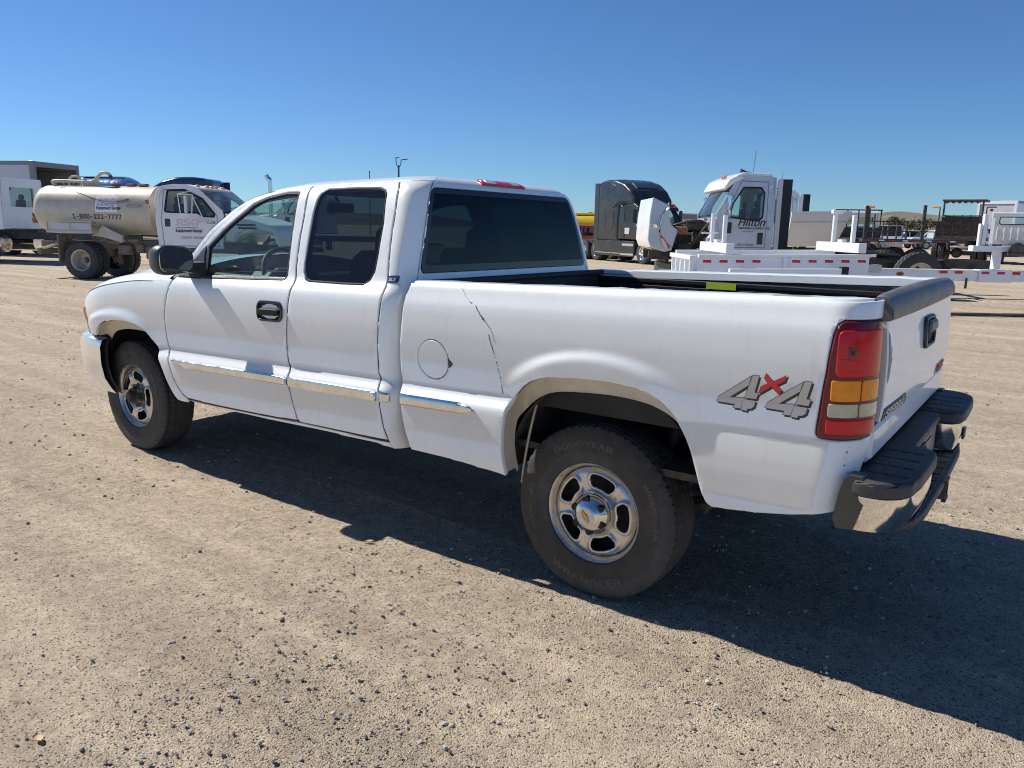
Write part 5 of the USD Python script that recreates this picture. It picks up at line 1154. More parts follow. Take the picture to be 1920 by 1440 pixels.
        obj('door_handle', B().box((-1.78, y * 1.11, 1.42), (.20, .025, .30), .012), 'gloss_black', T)
        obj('side_marker', rod((-.18, y * 1.08, 1.34), (-.18, y * 1.10, 1.34), .055, 16), 'amber_lens', T)
        obj('door_lamp', rod((-2.08, y * 1.05, 2.74), (-2.08, y * 1.075, 2.74), .055, 14), 'chrome', T)
        if extender:
            obj('cab_extender', B().bx((xb - .22, y * 1.12, 1.14), (xb - .04, y * 1.05, roofh - .04), .01), paint, T); obj('extender_flap', B().bx((xb - .56, y * 1.12, 1.0), (xb - .22, y * 1.07, roofh - .05), .01), 'gap_black', T)
    for q in (.55, .75): obj('visor_lamp', B().box((-.48, q, roofh + .0), (.12, .04, .09), .01, pitch=35), 'amber_lens', T)
    if stack: obj('exhaust_stack', B().tube(smoothpath([(.06, 1.16, .9), (.06, 1.16, 2.2), (.06, 1.16, 3.2), (.09, 1.16, 3.38), (.20, 1.16, 3.54)], 6), .085, 14), 'chrome', T)
    if not sleeper and roof == 'plain':
        obj('roof_antenna', B().bar((xb + .2, -.3, roofh + .17), (xb + .9, .4, roofh + .17), .03, .03).bar((xb + .3, -.2, roofh), (xb + .3, -.2, roofh + .17), .02, .02).bar((xb + .85, .35, roofh), (xb + .85, .35, roofh + .17), .02, .02).cyl((xb + .45, 0, roofh + .1), (xb + .38, 0, roofh + .75), .01, 6).cyl((xb + .9, .4, roofh + .14), (xb + 1.08, .4, roofh + .2), .05, 10), 'steel_dark', T)
    if letters:
        stext(T, 'Hilton', .185, -.92, 1.74, 1.105, 'text_black', 1, sx=1.42, shear=.40)
        stext(T, 'TRUCKING & SUPPLY CO.', .055, -.95, 1.655, 1.105, 'text_black', 1, sx=1.25); stext(T, 'CASTLE PINE, CA', .035, -1.13, 1.58, 1.105, 'text_grey', 1); stext(T, 'USDOT 2184465', .055, -.95, 1.23, 1.105, 'text_grey', 1)
    if sleeper:
        zt = sleeper
        so = [(-4.35, .98), (-4.35, zt - .22), (-4.15, zt - .06), (-3.6, zt), (-2.7, zt - .02), (-1.9, zt - .22), (-1.35, zt - .55), (-.95, zt - .98), (-.78, roofh - .20), (-1.0, roofh - .06), (xb, roofh - .05), (xb, .98)]
        obj('sleeper', slab(so, -1.12, 1.12, .16, 110), paint, T, smooth=60)
        for y in (-1, 1):
            sheet(rrect(-3.55, 1.55, -2.75, 2.55, .08).difference(rrect(-3.51, 1.59, -2.79, 2.51, .06)), 1.122, y, 'charcoal_paint' if paint == 'charcoal_paint' else paint, 'hatch_frame', T, th=.02, out=.010, roll=.004)
            obj('roof_fin', B().bx((-4.62, y * 1.135, 1.0), (-4.18, y * 1.08, zt - .14), .02), paint, T)
            sheet(Polygon([(-3.9, zt - .95), (-3.9, zt - .45), (-3.6, zt - .22), (-3.0, zt - .22), (-2.6, zt - .35)]).buffer(.02).difference(Polygon([(-3.9, zt - .95), (-3.9, zt - .45), (-3.6, zt - .22), (-3.0, zt - .22), (-2.6, zt - .35)]).buffer(-.01)), 1.122, y, paint, 'side_crease', T, th=.02, out=.006, roll=.003)
        obj('roof_panel', fixo(strip([(-3.3, zt + .008), (-2.7, zt - .012), (-1.95, zt - .19), (-1.5, zt - .44)], -.62, .62, .03)), paint, T)
        obj('visor', slab([(-1.15, roofh - .02), (-.85, roofh - .02), (-.50, roofh - .20), (-.44, roofh - .34), (-.75, roofh - .22)], -1.16, 1.16, .05), paint, T, smooth=50)
        for y in (-.95, .95): obj('visor_lamp', B().box((-.55, y, roofh - .12), (.06, .05, .2), .01), 'red_lens', T)
    if skirt:
        for y in (-1, 1):
            sk = obj('side_skirt', B().bx((-4.45, y * 1.15, .30), (-.72, y * 1.06, 1.05), .03), paint, T)
            obj('skirt_step', B().bx((-1.75, y * 1.20, .80), (-.75, y * 1.10, .95), .03), 'polished', sk); obj('skirt_step', B().bx((-1.9, y * 1.18, .36), (-.75, y * 1.10, .46), .02), 'polished', sk)
            obj('skirt_trim', B().bx((-4.4, y * 1.155, .42), (-.8, y * 1.15, .45)), 'polished', sk)
            obj('plate_frame', B().box((-1.45, y * 1.115, 1.52), (.42, .02, .30), .01), 'box_grey', T)
    XS = 1.0
    return T
tractor('sleeper_truck', 'charcoal black sleeper semi truck with tall rounded roof, parked beside the open white hood', (14.62, -31.4), 150, 'charcoal_paint', sleeper=4.02, extender=False, roofh=2.85, rims='polished', skirt=True, roof='none')
tractor('day_cab_truck', 'white day cab semi truck with hood tipped open and black script door lettering', (6.91, -17.13), 35.5, 'silver_white', hood='open', letters=True, xs=.71)
tractor('day_cab_truck', 'white day cab truck standing right behind the open hooded lettered truck', (8.71, -25.47), 35.5, 'fleet_white_clean', hood=None, rear=False, xs=.71)
tractor('sleeper_truck', 'navy blue sleeper truck with aero roof behind the water truck cab', (39.6, -19.6), 33, 'navy_paint', sleeper=3.80, extender=False, roofh=2.9, roof='none', rear=False)
tractor('day_cab_truck', 'white conventional truck with chrome exhaust stack seen behind the pickup cab', (27.25, -19.15), 35, 'fleet_white', hood='closed', stack=True, extender=False, rear=False, roofh=2.72, roof='none')
tractor('day_cab_truck', 'old white conventional truck with polished fuel tank at the left edge', (31.7, -8.6), 30, 'fleet_white', hood='closed', extender=False, roofh=2.95, rear=False, roof='none')

# --- white pole trailer: local x runs to the right along it, y away from the pickup
def pole_trailer():
    T = thing('pole_trailer', 'white pole trailer with red reflective tape, upright stakes and long tongue', 'trailer', (4.75, -11.75, 0), 215.5)
    tl = lambda x: .020 * x
    def bx(nm, lo, hi, mat='trailer_white', ch=.006, par=T, lab=None):
        z0 = 0 if lo[0] > 3.55 else tl((lo[0] + hi[0]) / 2); return obj(nm, B().box(((lo[0] + hi[0]) / 2, (lo[1] + hi[1]) / 2, (lo[2] + hi[2]) / 2 + z0), (abs(hi[0] - lo[0]), abs(hi[1] - lo[1]), abs(hi[2] - lo[2])), ch, pitch=-1.15 if abs(hi[0] - lo[0]) > .3 and lo[0] < 3.55 else 0), mat, par)
    bx('side_board', (0, 0, .58), (3.50, .05, 1.06)); bx('side_board', (-.05, 2.0, .58), (3.6, 2.05, 1.10)); bx('top_rail', (0, -.03, 1.06), (3.62, .08, 1.12)); bx('top_rail', (-.05, 1.97, 1.10), (3.6, 2.08, 1.15))
    bx('side_post', (2.05 - .32, -.035, .58), (2.15 - .32, -.002, 1.06)); bx('bed_floor', (0, .05, .55), (3.5, 2.0, .60))
    for k, x in enumerate([.10 + .336 * i for i in range(4)] + [1.92 + .336 * i for i in range(5)]):
        bx('red_reflector', (x, -.004, .945), (x + .165, -.001, 1.0), 'tape_red', 0)
        if k not in (3, 8): bx('white_reflector', (x + .167, -.004, .945), (x + .334, -.001, 1.0), 'tape_white', 0)
    for y in (.05, .5, .95, 1.4, 1.85): bx('gate_bar', (-.16, y, .60), (-.08, y + .07, 1.0))
    bx('gate_rail', (-.18, -.02, 1.0), (-.04, 2.05, 1.09)); bx('gate_rail', (-.18, -.02, .55), (-.04, 2.05, .62)); bx('rear_roller', (-.42, .3, .60), (-.12, .40, .72)); bx('rear_roller', (-.5, 1.5, .60), (-.12, 1.6, .72)); bx('rear_beam', (-.5, .2, .50), (-.38, 1.8, .64))
    for x, a in ((.52, 0), (3.20, 0)):
        b_ = bx('bolster', (x, -.12, 1.14), (x + .16, 2.15, 1.34)); bx('bolster_clamp', (x + .03, .8, 1.34), (x + .13, 1.05, 1.40))
        for y, h in ((.35, 1.90), (1.35, 1.95)): bx('stake', (x + .04, y, 1.34), (x + .12, y + .08, h), par=T)
    bx('stake_cap', (3.20, 1.33, 1.95), (3.42, 1.45, 2.03)); bx('cross_bar', (.30, 1.1, 1.52), (.66, 1.14, 1.55))
    bx('loading_ramp', (.55, -.42, .72), (2.80, -.28, .84)); bx('ramp_end', (2.78, -.43, .68), (2.92, -.27, .88), 'gap_black')
    bx('tongue', (3.6, .5, .66), (7.6, .66, .87)); bx('tongue_cap', (3.6, .47, .87), (7.6, .69, .89)); bx('tongue_sleeve', (6.05, .46, .64), (6.75, .70, .90))
    bx('hose_box', (3.52, .1, .74), (3.82, .45, .90), 'box_grey')
    for x in (5.22, 5.54, 6.10, 6.43, 6.76): bx('red_reflector', (x, .455, .81), (x + .16, .458, .865), 'tape_red', 0)
    obj('tongue_pin', B().cyl((5.82, .5, .5), (5.82, .5, .72), .025), 'steel_dark', T)
    obj('tongue_badge', rod((4.4, .495, .80), (4.4, .492, .80), .08, 24).apply_transform(np.diag([1, 1, .6, 1])).apply_translation((0, 0, .30)), 'rust', T)
    bx('jib_post', (6.36, .50, .92), (6.50, .64, 1.35)); bx('jib_arm', (5.86, .48, 1.28), (6.62, .66, 1.40)); bx('jib_upright', (6.05, .52, 1.40), (6.13, .60, 2.05)); bx('jib_upright', (5.98, .52, 1.40), (6.03, .60, 1.85))
    obj('winch', B().cyl((6.70, .35, 1.34), (6.70, .80, 1.34), .09, 20).cyl((6.70, .32, 1.34), (6.70, .36, 1.34), .14, 20).cyl((6.92, .4, 1.34), (6.92, .75, 1.34), .07, 16).box((6.8, .55, 1.24), (.5, .5, .06), .01), 'steel_dark', T)
    for x in (.9, 2.1): heavy_wheel(T, x, .32, -1, .40, .24, 'rim_white')
    for x in (.9, 2.1): heavy_wheel(T, x, 1.72, 1, .40, .24, 'rim_white')
    sg = bx('notice_plate', (6.98, .36, .95), (7.4, .38, 1.32), 'sign_white')
    for k, (t, c, hh) in enumerate((('AA', 'text_red', .09), ('RENTAL', 'text_grey', .035), ('951-555-01', 'text_red', .03), ('SERVICE', 'text_grey', .03))):
        m = meshkit.text_mesh(t, hh, .003, True); v = m.vertices; m.vertices = np.c_[7.02 + v[:, 0], .358 - v[:, 2], 1.31 - k * .065 + v[:, 1]]; obj('lettering', fixo(m), c, sg, smooth=False)
pole_trailer()
"""thin dark bar added in place of a shadow band behind the tailgate"""
tag(obj('shadow_bar', B().tube([(.55, -14.25, .035), (-.3, -14.85, .035), (-2.2, -16.2, .035)], .03, 8), 'frame_black', None), 'long thin dark bar added on the gravel behind the tailgate to stand in for a shadow', 'shadow_stand_in')  # no real pipe: added to draw a dark cast shadow line on the gravel

# --- box trucks
def box_truck(label, xy, yaw, L_, Wd, z0, z1, open_rear=False, group=None, cab=True):
    T = thing('box_truck', label, 'box truck', (xy[0], xy[1], float(gz(*xy))), yaw, group)   # origin: middle of the rear edge on the ground
    h = Wd / 2
    for y in (-1, 1): obj('box_side', B().bx((.0, y * h, z0), (L_, y * (h - .05), z1)), 'fleet_white' if not open_rear else 'box_grey', T)
    obj('box_front', B().bx((L_ - .05, -h + .05, z0), (L_, h - .05, z1)), 'plywood', T); obj('box_roof', B().bx((.0, -h, z1), (L_, h, z1 + .05)), 'box_grey', T); obj('box_floor', B().bx((0, -h + .05, z0), (L_ - .05, h - .05, z0 + .08)), 'plywood', T)
    for y in (-1, 1):
        obj('corner_post', B().bx((-.06, y * (h + .02), z0 - .05), (.16, y * (h - .14), z1 + .06), .01), 'box_trim' if open_rear else 'fleet_white_clean', T)
        obj('roof_trim', B().bx((.16, y * (h + .015), z1 - .10), (L_ + .02, y * (h - .002) if False else y * (h + .001), z1 + .06)), 'box_trim', T)
    obj('door_header', B().bx((-.05, -h + .14, z1 - .16), (.12, h - .14, z1 + .055), .01), 'box_trim' if open_rear else 'fleet_white_clean', T)
    if open_rear:
        for k in range(4): obj('door_track', B().bar((.12, -h + .22, z1 - .24 - k * .0), (2.2, -h + .22, z1 - .22), .05, .05) if k == 0 else B().bx((.5 + k * .5, -h + .1, z1 - .10), (.56 + k * .5, h - .1, z1 - .04)), 'box_trim', T)
        obj('interior_wall', B().bx((.2, -h + .055, z0 + .1), (L_ - .1, -h + .07, z1 - .3)), 'plywood', T)
    else: obj('roll_door', B().bx((.0, -h + .16, z0), (.04, h - .16, z1 - .18)), 'box_grey', T)
    obj('frame', B().bx((.2, -.45, z0 - .25), (L_ + 2.2, .45, z0 - .05)), 'frame_black', T); obj('dock_bumper', B().bx((-.1, -h, z0 - .22), (.05, h, z0 - .06), .01), 'steel_dark', T)
    for y in (-1, 1): heavy_wheel(T, 1.9, y * (h - .25), y, .45, .25, dual=True, deep=True); heavy_wheel(T, L_ + 1.3, y * (h - .2), y, .45, .25)
    if cab:
        obj('cab', slab([(L_ + .1, .8), (L_ + .1, 2.5), (L_ + .9, 2.55), (L_ + 1.6, 1.8), (L_ + 2.6, 1.55), (L_ + 2.7, .7)], -1.0, 1.0, .1), 'fleet_white', T, smooth=45)
        for y in (-1, 1): sheet([(L_ + .35, 1.75), (L_ + .4, 2.35), (L_ + .9, 2.38), (L_ + 1.4, 1.8)], 1.0, y, 'glass_dark', 'window', T, th=.01, out=.006)
    return T
box_truck('box truck with its rear roll door open and dark frame, at the left edge', (34.3, -13.1), 22, 6.0, 2.45, 1.15, 3.80, True)
box_truck('tall white box truck with closed roll door, behind the black canopy truck', (3.54, -62.5), -105, 5.0, 2.5, 1.2, 3.75)

# --- polished tank trailer behind the water truck
T = thing('tank_trailer', 'tank trailer with white front and polished rounded end, behind the water truck', 'trailer', (39.65, -17.25, .2), 208)
obj('tank_body', lathe([(0, 2.62), (.55, 2.60), (.85, 2.45), (.98, 2.2), (1.0, 1.9), (1.0, -.1)], 48, 'x').apply_translation((0, 0, 2.45)), 'polished', T)
obj('tank_band', lathe([(1.0, -.1), (1.01, -.1), (1.01, -2.9), (.9, -3.1), (0, -3.12)], 48, 'x').apply_translation((0, 0, 2.45)), 'silver_white', T)
obj('walkway', B().bx((-2.9, -.3, 3.44), (2.0, .3, 3.48)), 'polished', T); obj('frame', B().bx((-3, -.5, 1.1), (2.6, .5, 1.4)), 'frame_black', T)
for x in (-2.2, -1.0):
    for y in (-1, 1): heavy_wheel(T, x, y * .95, y, .50, .27, dual=True, deep=True)

# --- small rack behind the water truck hood
T = thing('headache_rack', 'thin grey steel rack showing above the water truck hood', 'rack', (31.0, -18.2, .2), 215)
for x in (0, .55, .9): obj('rack_post', B().bx((x, -.02, .0), (x + .04, .02, 2.55)), 'steel_dark', T)
for z in (2.3, 2.5): obj('rack_bar', B().bx((-.3, -.02, z), (.95, .02, z + .04)), 'steel_dark', T)

# --- tipper box, yellow tanker and red vehicle near the charcoal truck
T = thing('dump_body', 'open ended grey and white dump body between the charcoal truck and lettered truck', 'dump body', (18.6, -42.3, 0), 215.5)
obj('near_side', B().bx((.0, .0, 1.2), (4.6, .06, 2.30)), 'box_grey', T); obj('top_edge', fixo(strip([(-.1, 2.30), (.15, 2.62), (4.6, 2.55)], 0, .10, .06)), 'box_grey', T); obj('far_side', B().bx((.0, 2.2, 1.2), (4.6, 2.26, 2.6)), 'box_grey', T)
obj('near_rail', fixo(extr([(0, 2.30), (.2, 2.62), (4.6, 2.56), (4.6, 2.30)], .01, .05)), 'box_trim', T); obj('inside', B().bx((.3, .06, 1.2), (.36, 2.2, 2.6)), 'dark_interior', T); obj('floor', B().bx((-.2, 0, 1.1), (4.6, 2.26, 1.2)), 'steel_dark', T); obj('end_frame', fixo(strip([(-.12, 1.2), (-.12, 2.3), (.1, 2.62)], 0.06, 2.2, .05)), 'gap_black', T)
for x in (1.2, 3.2):
    for y in (.2, 2.0): heavy_wheel(T, x, y, -1 if y < 1 else 1, .5, .27)
T = thing('yellow_tanker', 'yellow round topped tank truck behind the red vehicle', 'tank truck', (29.4, -49.8, 0), 205)
obj('tank', lathe([(0, -1.8), (.8, -1.75), (1.0, -1.55), (1.02, 1.5), (.8, 1.7), (0, 1.75)], 36, 'x').apply_translation((0, 0, 1.65)), 'yellow_paint', T); obj('tank_top', B().bx((-1.0, -.4, 2.62), (1.2, .4, 2.78), .04).cyl((.1, 0, 2.75), (.1, 0, 2.86), .2), 'yellow_paint', T)
obj('frame', B().bx((-2, -.5, .6), (3.5, .5, .8)), 'frame_black', T); obj('cab', slab([(1.9, .7), (1.9, 2.4), (3.0, 2.4), (3.5, 1.6), (3.6, .7)], -1, 1, .08), 'yellow_paint', T)
for x in (-1.2, 2.9):
    for y in (-1, 1): heavy_wheel(T, x, y * .9, y, .5, .27)

def wagon(name, label, cat, xy, yaw, paint, kind='suv', group=None):
    T = thing(name, label, cat, (xy[0], xy[1], float(gz(*xy))), yaw, group)
    if kind == 'suv': body = [(-2.3, .45), (-2.35, 1.05), (-2.2, 1.75), (-1.9, 1.82), (.5, 1.80), (1.15, 1.15), (2.2, 1.02), (2.4, .85), (2.42, .45)]; w = [[(-1.95, 1.15), (-1.85, 1.65), (-1.0, 1.68), (-1.0, 1.15)], [(-.9, 1.15), (-.9, 1.68), (0.05, 1.68), (.05, 1.15)], [(.15, 1.15), (.15, 1.68), (.45, 1.66), (.85, 1.15)]]
    elif kind == 'van': body = [(-2.7, .4), (-2.75, 2.25), (-2.5, 2.4), (1.2, 2.4), (1.9, 1.5), (2.6, 1.25), (2.75, .9), (2.75, .4)]; w = [[(.2, 1.45), (.25, 2.05), (1.0, 2.05), (1.5, 1.45)]]
    else: body = [(-2.9, .55), (-2.9, 1.12), (-1.0, 1.12), (-.95, 1.85), (.55, 1.88), (1.25, 1.22), (2.5, 1.12), (2.7, .9), (2.72, .5)]; w = [[(-.75, 1.22), (-.7, 1.75), (-.05, 1.75), (-.05, 1.22)], [(.05, 1.22), (.05, 1.75), (.5, 1.75), (.95, 1.22)]]
    obj('body', slab(body, -.95, .95, .12), paint, T, smooth=50)
    for y in (-1, 1):
        for p in w: sheet(p, .95, y, 'glass_dark', 'window', T, th=.01, out=.008, roll=.003)
        for x in (-1.5, 1.6): heavy_wheel(T, x, y * .86, y, .38, .23)
        obj('door_mirror', B().box((.75, y * 1.08, 1.28), (.12, .2, .18), .04), 'black_plastic', T)
    fx = body[-2][0] - .03; obj('grille', B().bx((fx - .02, -.5, .62), (fx + .05, .5, .92), .01), 'chrome', T); obj('windshield', gridmesh(np.array([[(a, q * .82, b) for q in np.linspace(-1, 1, 3)] for a, b in (((body[4][0] + .03 if kind != 'van' else 1.23), body[4][1] - .02 if kind != 'van' else 2.38), ((body[5][0] + .02) if kind != 'van' else 1.88, body[5][1] + .02 if kind != 'van' else 1.53))])), 'glass_dark', T)
    for y in (-.72, .72): obj('headlight', B().box((fx, y, .85), (.1, .3, .18), .03), 'lens_pink', T)
    obj('bumper', B().bx((fx - .05, -.95, .42), (fx + .12, .95, .58), .03), 'steel_dark', T)
    return T
wagon('red_suv', 'red sport utility vehicle half hidden behind the charcoal truck', 'car', (25.3, -42.6), 240, 'red_paint')

# --- right side: cream hood panel, flatbed trucks and work trucks
T = thing('tipped_hood', 'large smooth cream truck hood panel right of the white day cabs', 'truck hood', (6.35, -23.2, float(gz(6.35, -23.2))), 215.5)
hp = np.array([[(x + (z - 1.1) * (.30 if x > 1.0 else .02), .10 - .35 * math.sin((z - 1.0) / 1.2 * 1.4) + .03 * math.sin(x * 2), z + .03 * x) for x in np.linspace(-.05, 1.62, 18)] for z in np.linspace(1.02, 2.16, 14)])
hp2 = hp + [0, .06, 0]; rim_ = loft([np.vstack([a, b[::-1]]) for a, b in zip(hp, hp2)]); obj('hood_shell', rim_, 'cream_hood', T, smooth=50)
obj('hood_rib', B().tube([tuple(hp[9, k] + [0, -.012, 0]) for k in range(0, 18)], .016, 6), 'cream_hood', T); obj('support', B().bar((.3, .3, .0), (.3, .15, 1.2), .1, .1).bar((1.3, .3, .0), (1.3, .15, 1.2), .1, .1), 'frame_black', T)
tr = B()
for k in range(1): tr.add(big_tyre(.52, .28).apply_transform(trimesh.transformations.rotation_matrix(math.pi / 2, [0, 0, 1])))
T = thing('flatbed_truck', 'white cab truck with black steel stake racks and amber beacon', 'flatbed truck', (7.3, -37.2, float(gz(7.3, -37.2))), -66)   # origin: behind the cab
hollow_cab(T, [(.0, 1.05), (.0, 2.30), (.15, 2.42), (.95, 2.42), (1.1, 2.36), (1.65, 1.78), (1.7, 1.05)], [(.30, 1.78), (.32, 2.22), (.40, 2.28), (.92, 2.28), (1.30, 1.78)], 1.0, 'fleet_white_clean', 'glass_fleet', lean=.1, belt=1.7)
obj('cab_roof', fixo(strip([(.0, 2.30), (.12, 2.43), (.95, 2.44), (1.1, 2.37)], -.93, .93, .05)), 'fleet_white_clean', T)
obj('cab_back', panel(sbox(-.97, 1.05, .97, 2.32).difference(unary := shapely.union_all([rrect(-.75, 1.66, -.08, 2.12, .06), rrect(.08, 1.66, .75, 2.12, .06)])), lambda s, t: np.stack([0 * s, s, t + 0 * s], -1), h=(.3, .2), th=.05, roll=.02), 'fleet_white_clean', T)
obj('rear_window', panel(sbox(-.8, 1.6, .8, 2.2), lambda s, t: np.stack([.03 + 0 * s, s, t + 0 * s], -1), h=(.4, .3), th=0, roll=0), 'glass_fleet', T)
obj('hood', slab([(1.65, .8), (1.65, 1.74), (2.6, 1.58), (2.8, 1.3), (2.85, .7)], -.95, .95, .1), 'fleet_white_clean', T)
obj('windshield', gridmesh(np.array([[(a, q * .9, b) for q in np.linspace(-1, 1, 5)] for a, b in ((1.1, 2.36), (1.66, 1.78))])), 'glass_fleet', T)
obj('beacon', B().box((-.3, -.45, 2.58), (.2, .46, .12), .04), 'amber_lens', T); obj('beacon_post', B().bx((-.33, -.5, 1.2), (-.25, -.40, 2.52)), 'frame_black', T)
obj('headboard', B().bx((-.3, -1.05, 1.05), (-.24, 1.05, 1.62)), 'frame_black', T)
for y in (-1.0, -.5, 0, .5, 1.0): obj('rack_bar', B().bx((-.30, y - .025, 1.6), (-.25, y + .025, 2.44)), 'frame_black', T)
obj('rack_top', B().bx((-.30, -1.05, 2.40), (-.24, 1.05, 2.46)), 'frame_black', T)
for z in (1.12, 1.42): obj('shelf_rail', B().bx((-.5, -1.1, z), (-.34, 1.1, z + .05)), 'steel_dark', T)
obj('tail_lamp', B().box((-.52, .2, 1.22), (.05, .25, .12), .01), 'sign_white', T)
obj('frame', B().bx((-1.2, -.45, .75), (2.7, .45, 1.0)), 'frame_black', T)
for y in (-1, 1): heavy_wheel(T, -.9, y * .85, y, .45, .25, dual=True, deep=True); heavy_wheel(T, 2.1, y * .9, y, .45, .25)

T = thing('stake_trailer', 'black open flatbed with upright stakes and thin rails, in front of the grey truck', 'trailer', (4.05, -23.9, float(gz(4.05, -23.9))), 215.5)
obj('deck', B().bx((-.2, -.1, 1.12), (3.0, 1.9, 1.22)), 'frame_black', T); obj('deck_edge', B().bx((-.2, -.13, 1.14), (3.0, -.10, 1.20)), 'steel_dark', T)
for k in range(8): obj('edge_marker', B().bx((-.05 + k * .38, -.14, 1.15), (.12 + k * .38, -.131, 1.19)), 'tape_white' if k % 2 else 'tape_red', T)
for x, h, w in ((-.15, 2.25, .10), (.15, 2.0, .03), (.45, 1.75, .03), (.62, 1.9, .03), (.9, 1.75, .03), (1.2, 1.8, .05), (1.7, 2.30, .09)): obj('stake', B().bx((x, -.06, 1.2), (x + w, .0, h)), 'frame_black', T)
for z in (1.45, 1.75): obj('stake_rail', B().bx((-.1, -.05, z), (3.0, -.02, z + .035)), 'frame_black', T)
for x in (.6, 1.7): heavy_wheel(T, x, .1, -1, .48, .26, dual=False); heavy_wheel(T, x, 1.7, 1, .48, .26)

T = thing('chassis_truck', 'bare black tractor chassis with lugged tyre and cream rim behind the trailer tongue', 'truck chassis', (1.62, -18.05, 0), 215.5)
heavy_wheel(T, 0, 0, -1, .60, .30, 'rim_cream', tyre='tyre_rubber', holes=6); heavy_wheel(T, -1.30, .9, -1, .60, .30, 'rim_cream'); heavy_wheel(T, 0, 2.0, 1, .60, .30, 'rim_cream'); heavy_wheel(T, -.2, 1.35, -1, .60, .30, 'rim_cream')
obj('frame', B().bx((-1.9, .45, .78), (2.2, .55, 1.0)).bx((-1.9, 1.35, .78), (2.2, 1.45, 1.0)).bx((-1.4, .5, .82), (-1.3, 1.4, .98)).bx((1.0, .5, .82), (1.1, 1.4, .98)), 'frame_black', T)
obj('fifth_wheel', B().box((-.7, .95, 1.12), (1.0, .9, .09), .03, pitch=6), 'steel_dark', T); obj('mud_flap', B().bar((.62, .3, 1.0), (1.1, .3, .55), .5, .02), 'frame_black', T); obj('cross_member', B().bx((-1.95, .0, .62), (-1.8, 1.9, .9), .02), 'frame_black', T); obj('air_line', B().tube(smoothpath([(-1.2, .5, 1.05), (-.8, .3, .95), (-.2, .4, .9), (.4, .35, .98)], 5), .02), 'steel_dark', T)

T = thing('work_truck', 'dark flatbed work truck with brown mesh cage, canopy roof and amber beacon', 'work truck', (3.51, -42.5, float(gz(3.51, -42.5))), -90)    # origin: rear end, nose away
cg = [(-.10, 1.28), (-.10, 2.35), (.0, 2.42)]
for y0, y1 in ((-.78, -.42), (-.42, -.05), (-.05, .32), (.32, .70), (.70, 1.05)): obj('mesh_panel', B().bx((-.03, y0 + .012, 1.30), (.0, y1 - .012, 1.78), .004), 'mesh_brown', T); obj('mesh_panel', B().bx((-.03, y0 + .012, 1.80), (.0, y1 - .012, 2.30 - (.26 if y0 > .65 else 0)), .004), 'mesh_brown', T)
obj('cage_side', B().bx((0, -.80, 1.3), (1.6, -.77, 2.32)).bx((0, 1.04, 1.3), (1.6, 1.07, 2.05)), 'mesh_brown', T); obj('cage_back', B().bx((1.5, -.8, 1.3), (1.6, 1.05, 2.3)), 'mesh_brown', T)
for y in (-.80, -.42, -.05, .32, .70, 1.06): obj('cage_bar', B().bx((-.06, y - .02, 1.25), (-.03, y + .02, 2.36 if y < .9 else 2.0)), 'frame_black', T)
for z in (1.28, 1.62, 1.98, 2.33): obj('cage_rail', B().bx((-.065, -.82, z - .015), (-.03, 1.08 if z < 2 else .8, z + .015)), 'frame_black', T)
obj('canopy', B().bx((-.2, -1.08, 3.02), (1.3, .90, 3.12), .02), 'steel_dark', T)
sc_ = B(); [sc_.add(hull([(-.19, -.80 + k * .27, 3.02), (-.19, -.56 + k * .27, 3.02), (-.16, -.80 + k * .27, 3.02), (-.16, -.56 + k * .27, 3.02), (-.19, -.72 + k * .27, 2.92), (-.16, -.64 + k * .27, 2.92)])) for k in range(6)]; obj('canopy_fringe', sc_, 'frame_black', T)
for y in (-.92, .80): obj('canopy_post', B().bx((-.12, y - .04, 2.3), (-.04, y + .04, 3.02)), 'steel_dark', T)
obj('beacon', B().box((-.1, 1.15, 2.74), (.16, .40, .10), .03), 'amber_lens', T); obj('beacon_arm', B().bx((-.12, .95, 2.05), (-.07, 1.0, 2.7)), 'frame_black', T); obj('work_lamp', B().box((-.1, -1.30, 2.74), (.1, .44, .06), .02).box((-.1, -1.30, 2.60), (.12, .14, .12), .03), 'steel_dark', T); obj('lamp_post', B().bx((-.12, -1.12, 2.0), (-.07, -1.07, 2.72)), 'frame_black', T)
obj('frame', B().bx((-.15, -1.05, 1.08), (3.2, 1.1, 1.26)).bx((-.05, -.45, .80), (5.4, -.32, 1.1)).bx((-.05, .32, .80), (5.4, .45, 1.1)), 'frame_black', T)
obj('rear_axle', B().cyl((.5, -.9, .46), (.5, .9, .46), .10).add(trimesh.creation.icosphere(2, .26).apply_translation((.5, .05, .46))), 'frame_black', T)
heavy_wheel(T, .5, -1.05, -1, .53, .27, 'rust', dual=True, deep=True); heavy_wheel(T, .5, 1.05, 1, .53, .27, 'rust', dual=True, deep=True)
obj('cab', slab([(1.9, .9), (1.9, 2.15), (2.7, 2.2), (3.4, 1.6), (4.5, 1.45), (4.6, .8)], -1.0, 1.0, .1), 'fleet_white', T, smooth=45)
for y in (-1, 1): sheet([(2.1, 1.6), (2.15, 2.05), (2.65, 2.08), (3.1, 1.6)], 1.0, y, 'glass_dark', 'window', T, th=.01, out=.006); heavy_wheel(T, 3.9, y * .92, y, .46, .25)
obj('door_mirror', B().box((2.95, -1.22, 1.75), (.14, .24, .34), .05).box((2.95, 1.22, 1.75), (.14, .24, .34), .05), 'gloss_black', T)

